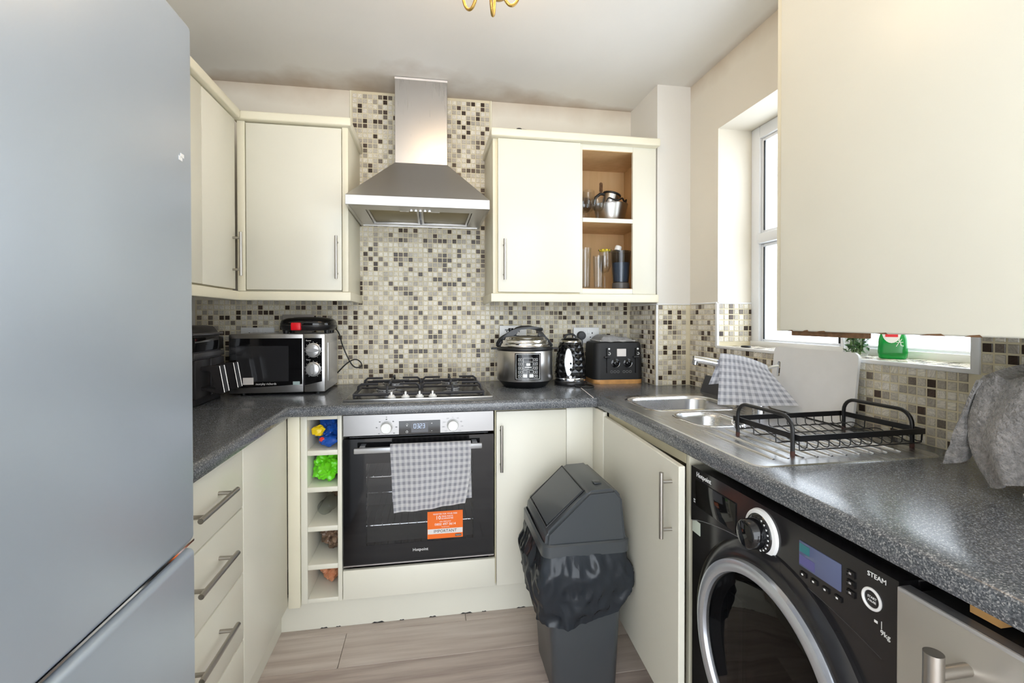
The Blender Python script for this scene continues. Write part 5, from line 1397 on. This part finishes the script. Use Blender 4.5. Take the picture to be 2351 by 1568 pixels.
# ------------------------------------------------------------------ swing bin
bn_ = thing('swing_bin', 'dark grey plastic swing bin in front of the sink cupboard', 'bin', (0.835, -0.895, 0))
def ring(z, x0, x1, y0, y1, r=0.03): return rrect((x0+x1)/2, (y0+y1)/2, (x1-x0)/2, (y1-y0)/2, r, z, 5)
b = nb(); loft(b, [ring(0.0, 0.738, 0.950, -1.020, -0.775), ring(0.004, 0.735, 0.954, -1.023, -0.772), ring(0.30, 0.718, 0.966, -1.036, -0.750), ring(0.497, 0.705, 0.972, -1.042, -0.735)], True, False)
part('body', b, 'bin', bn_, 50)
b = nb(); loft(b, [ring(0.478, 0.692, 0.984, -1.054, -0.712), ring(0.478, 0.690, 0.986, -1.056, -0.710), ring(0.513, 0.690, 0.986, -1.056, -0.710), ring(0.518, 0.698, 0.978, -1.050, -0.716)], False, False)
part('lid_rim', b, 'bin', bn_, 50)
# lid: pentagonal prism, swing flap on the long left slope
lidp = [(0.700, 0.515), (0.704, 0.552), (0.846, 0.680), (0.936, 0.684), (0.960, 0.655), (0.974, 0.515)]
b = nb()
fr_, bk_ = -1.046, -0.720
ring0 = lidp
A = [b.verts.new((x, fr_, z)) for x, z in lidp]; Bv = [b.verts.new((x+0.004, bk_, z-0.008 if z > 0.6 else z)) for x, z in lidp]
nl = len(lidp)
for i in range(nl-1):
    b.faces.new((A[i], A[i+1], Bv[i+1], Bv[i]))
b.faces.new(A[::-1]); b.faces.new(Bv)
bmesh.ops.bevel(b, geom=[e for e in b.edges if not e.is_boundary], offset=0.010, segments=3, affect='EDGES')
ld = part('lid', b, 'bin', bn_, 45)
# flap on the left slope
s0, s1 = Vector((0.704, 0, 0.552)), Vector((0.846, 0, 0.680))
sd_ = (s1-s0).normalized(); sn = Vector((-sd_.z, 0, sd_.x))
if sn.z < 0: sn = -sn
def slope(t, y, h):
    p = s0+(s1-s0)*t+sn*h; return (p.x, y, p.z)
b = nb()
out = [slope(0.06, fr_+0.035, 0), slope(0.95, fr_+0.030, 0), slope(0.95, bk_-0.030, 0), slope(0.06, bk_-0.035, 0)]
tube(b, [Vector(p)+sn*0.0006 for p in out], 0.0028, 6, True); part('flap_gap', b, 'black', ld)
b = nb(); loft(b, [[slope(0.09, fr_+0.042, -0.002), slope(0.93, fr_+0.036, -0.002), slope(0.93, bk_-0.036, -0.002), slope(0.09, bk_-0.042, -0.002)],
                   [slope(0.09, fr_+0.042, 0.003), slope(0.93, fr_+0.036, 0.003), slope(0.93, bk_-0.036, 0.003), slope(0.09, bk_-0.042, 0.003)]])
part('flap', b, 'bin', ld, 30)
pb('lid_emblem', (0.885, -0.985, 0.6815), (0.910, -0.955, 0.6855), 'bin', ld, 0.001)
# liner folded out over the rim
b = nb(); NA = 220; nj = 26
per = rrect(0.838, -0.883, 0.143, 0.169, 0.035, 0, 6)
seglen = [(Vector(per[i])-Vector(per[i-1])).length for i in range(len(per))]; tot = sum(seglen)
def along(q):
    q = (q % 1.0)*tot
    for i in range(len(per)):
        if q <= seglen[i]: return Vector(per[i-1]).lerp(Vector(per[i]), q/max(seglen[i], 1e-9))
        q -= seglen[i]
    return Vector(per[-1])
def liner(i, j):
    p = along(i/NA); t = j/nj
    d = Vector((p.x-0.838, p.y+0.883, 0)); a = math.atan2(d.y, d.x); d.normalize()
    depth = 0.205+0.05*math.cos(a-R(215))+0.02*noise.noise(p*7)
    sx_ = p.x*13; sy_ = p.y*13
    crease = 0.5-abs(noise.noise(Vector((sx_, sy_, t*2.2))))*1.6
    fine = 0.4-abs(noise.noise(Vector((sx_*2.4+9, sy_*2.4, t*5))))*1.5
    out_ = 0.024*math.sin(PI*min(1, t*1.12))+(crease*0.020+fine*0.010)*min(1, t*4)
    q = p+d*out_
    q.x = min(q.x, 1.006+(q.y+0.9)*0.0567)
    q.z = 0.490-depth*t
    return q
V = [[b.verts.new(liner(i, j)) for j in range(nj+1)] for i in range(NA)]
for i in range(NA):
    for j in range(nj): b.faces.new((V[i][j], V[(i+1) % NA][j], V[(i+1) % NA][j+1], V[i][j+1]))
thick(b, 0.0012); part('bin_liner', b, 'liner', bn_, 50, label='shiny grey bin bag folded over the rim')

# ------------------------------------------------------------------ chandelier
ch = thing('chandelier', 'gold rope-arm chandelier hanging from the ceiling', 'light', (0.497, -1.22, ZC))
cx, cy_ = 0.497, -1.22
b = nb(); lathe(b, [(0.055, 0), (0.052, -0.012), (0.02, -0.026), (0.008, -0.03)], (cx, cy_, ZC), 32); part('ceiling_rose', b, 'gold', ch, 50)
b = nb(); lathe(b, [(0.006, -0.026), (0.006, -0.11), (0.018, -0.12), (0.022, -0.145), (0.010, -0.165), (0.014, -0.185), (0.004, -0.205)], (cx, cy_, ZC), 24); part('stem', b, 'gold', ch, 50)
for k in range(6):
    a = R(12+60*k); d = Vector((math.cos(a), math.sin(a), 0)); o = Vector((cx, cy_, 0))
    pts = [o+d*r+Vector((0, 0, z)) for r, z in ((0.012, 2.235), (0.030, 2.185), (0.047, 2.130), (0.066, 2.112), (0.086, 2.130), (0.100, 2.175), (0.118, 2.215), (0.145, 2.235), (0.165, 2.225))]
    b = nb(); tube(b, smoothpath(pts, 6), 0.0045, 8); am = part('arm', b, 'gold', ch, 60)
    e = o+d*0.165
    b = nb(); lathe(b, [(0.008, 0.0), (0.022, 0.006), (0.024, 0.010), (0.009, 0.012), (0.009, 0.05), (0.007, 0.052)], (e.x, e.y, 2.222), 20); part('candle_cup', b, 'gold', am, 50)
    b = nb(); lathe(b, [(0.007, 0.0), (0.016, 0.014), (0.015, 0.030), (0.006, 0.050), (0.001, 0.058)], (e.x, e.y, 2.274), 20); part('bulb', b, M.setdefault('bulb', m_emit('warm_bulb', C(255, 224, 184), 75.0)), am, 60)
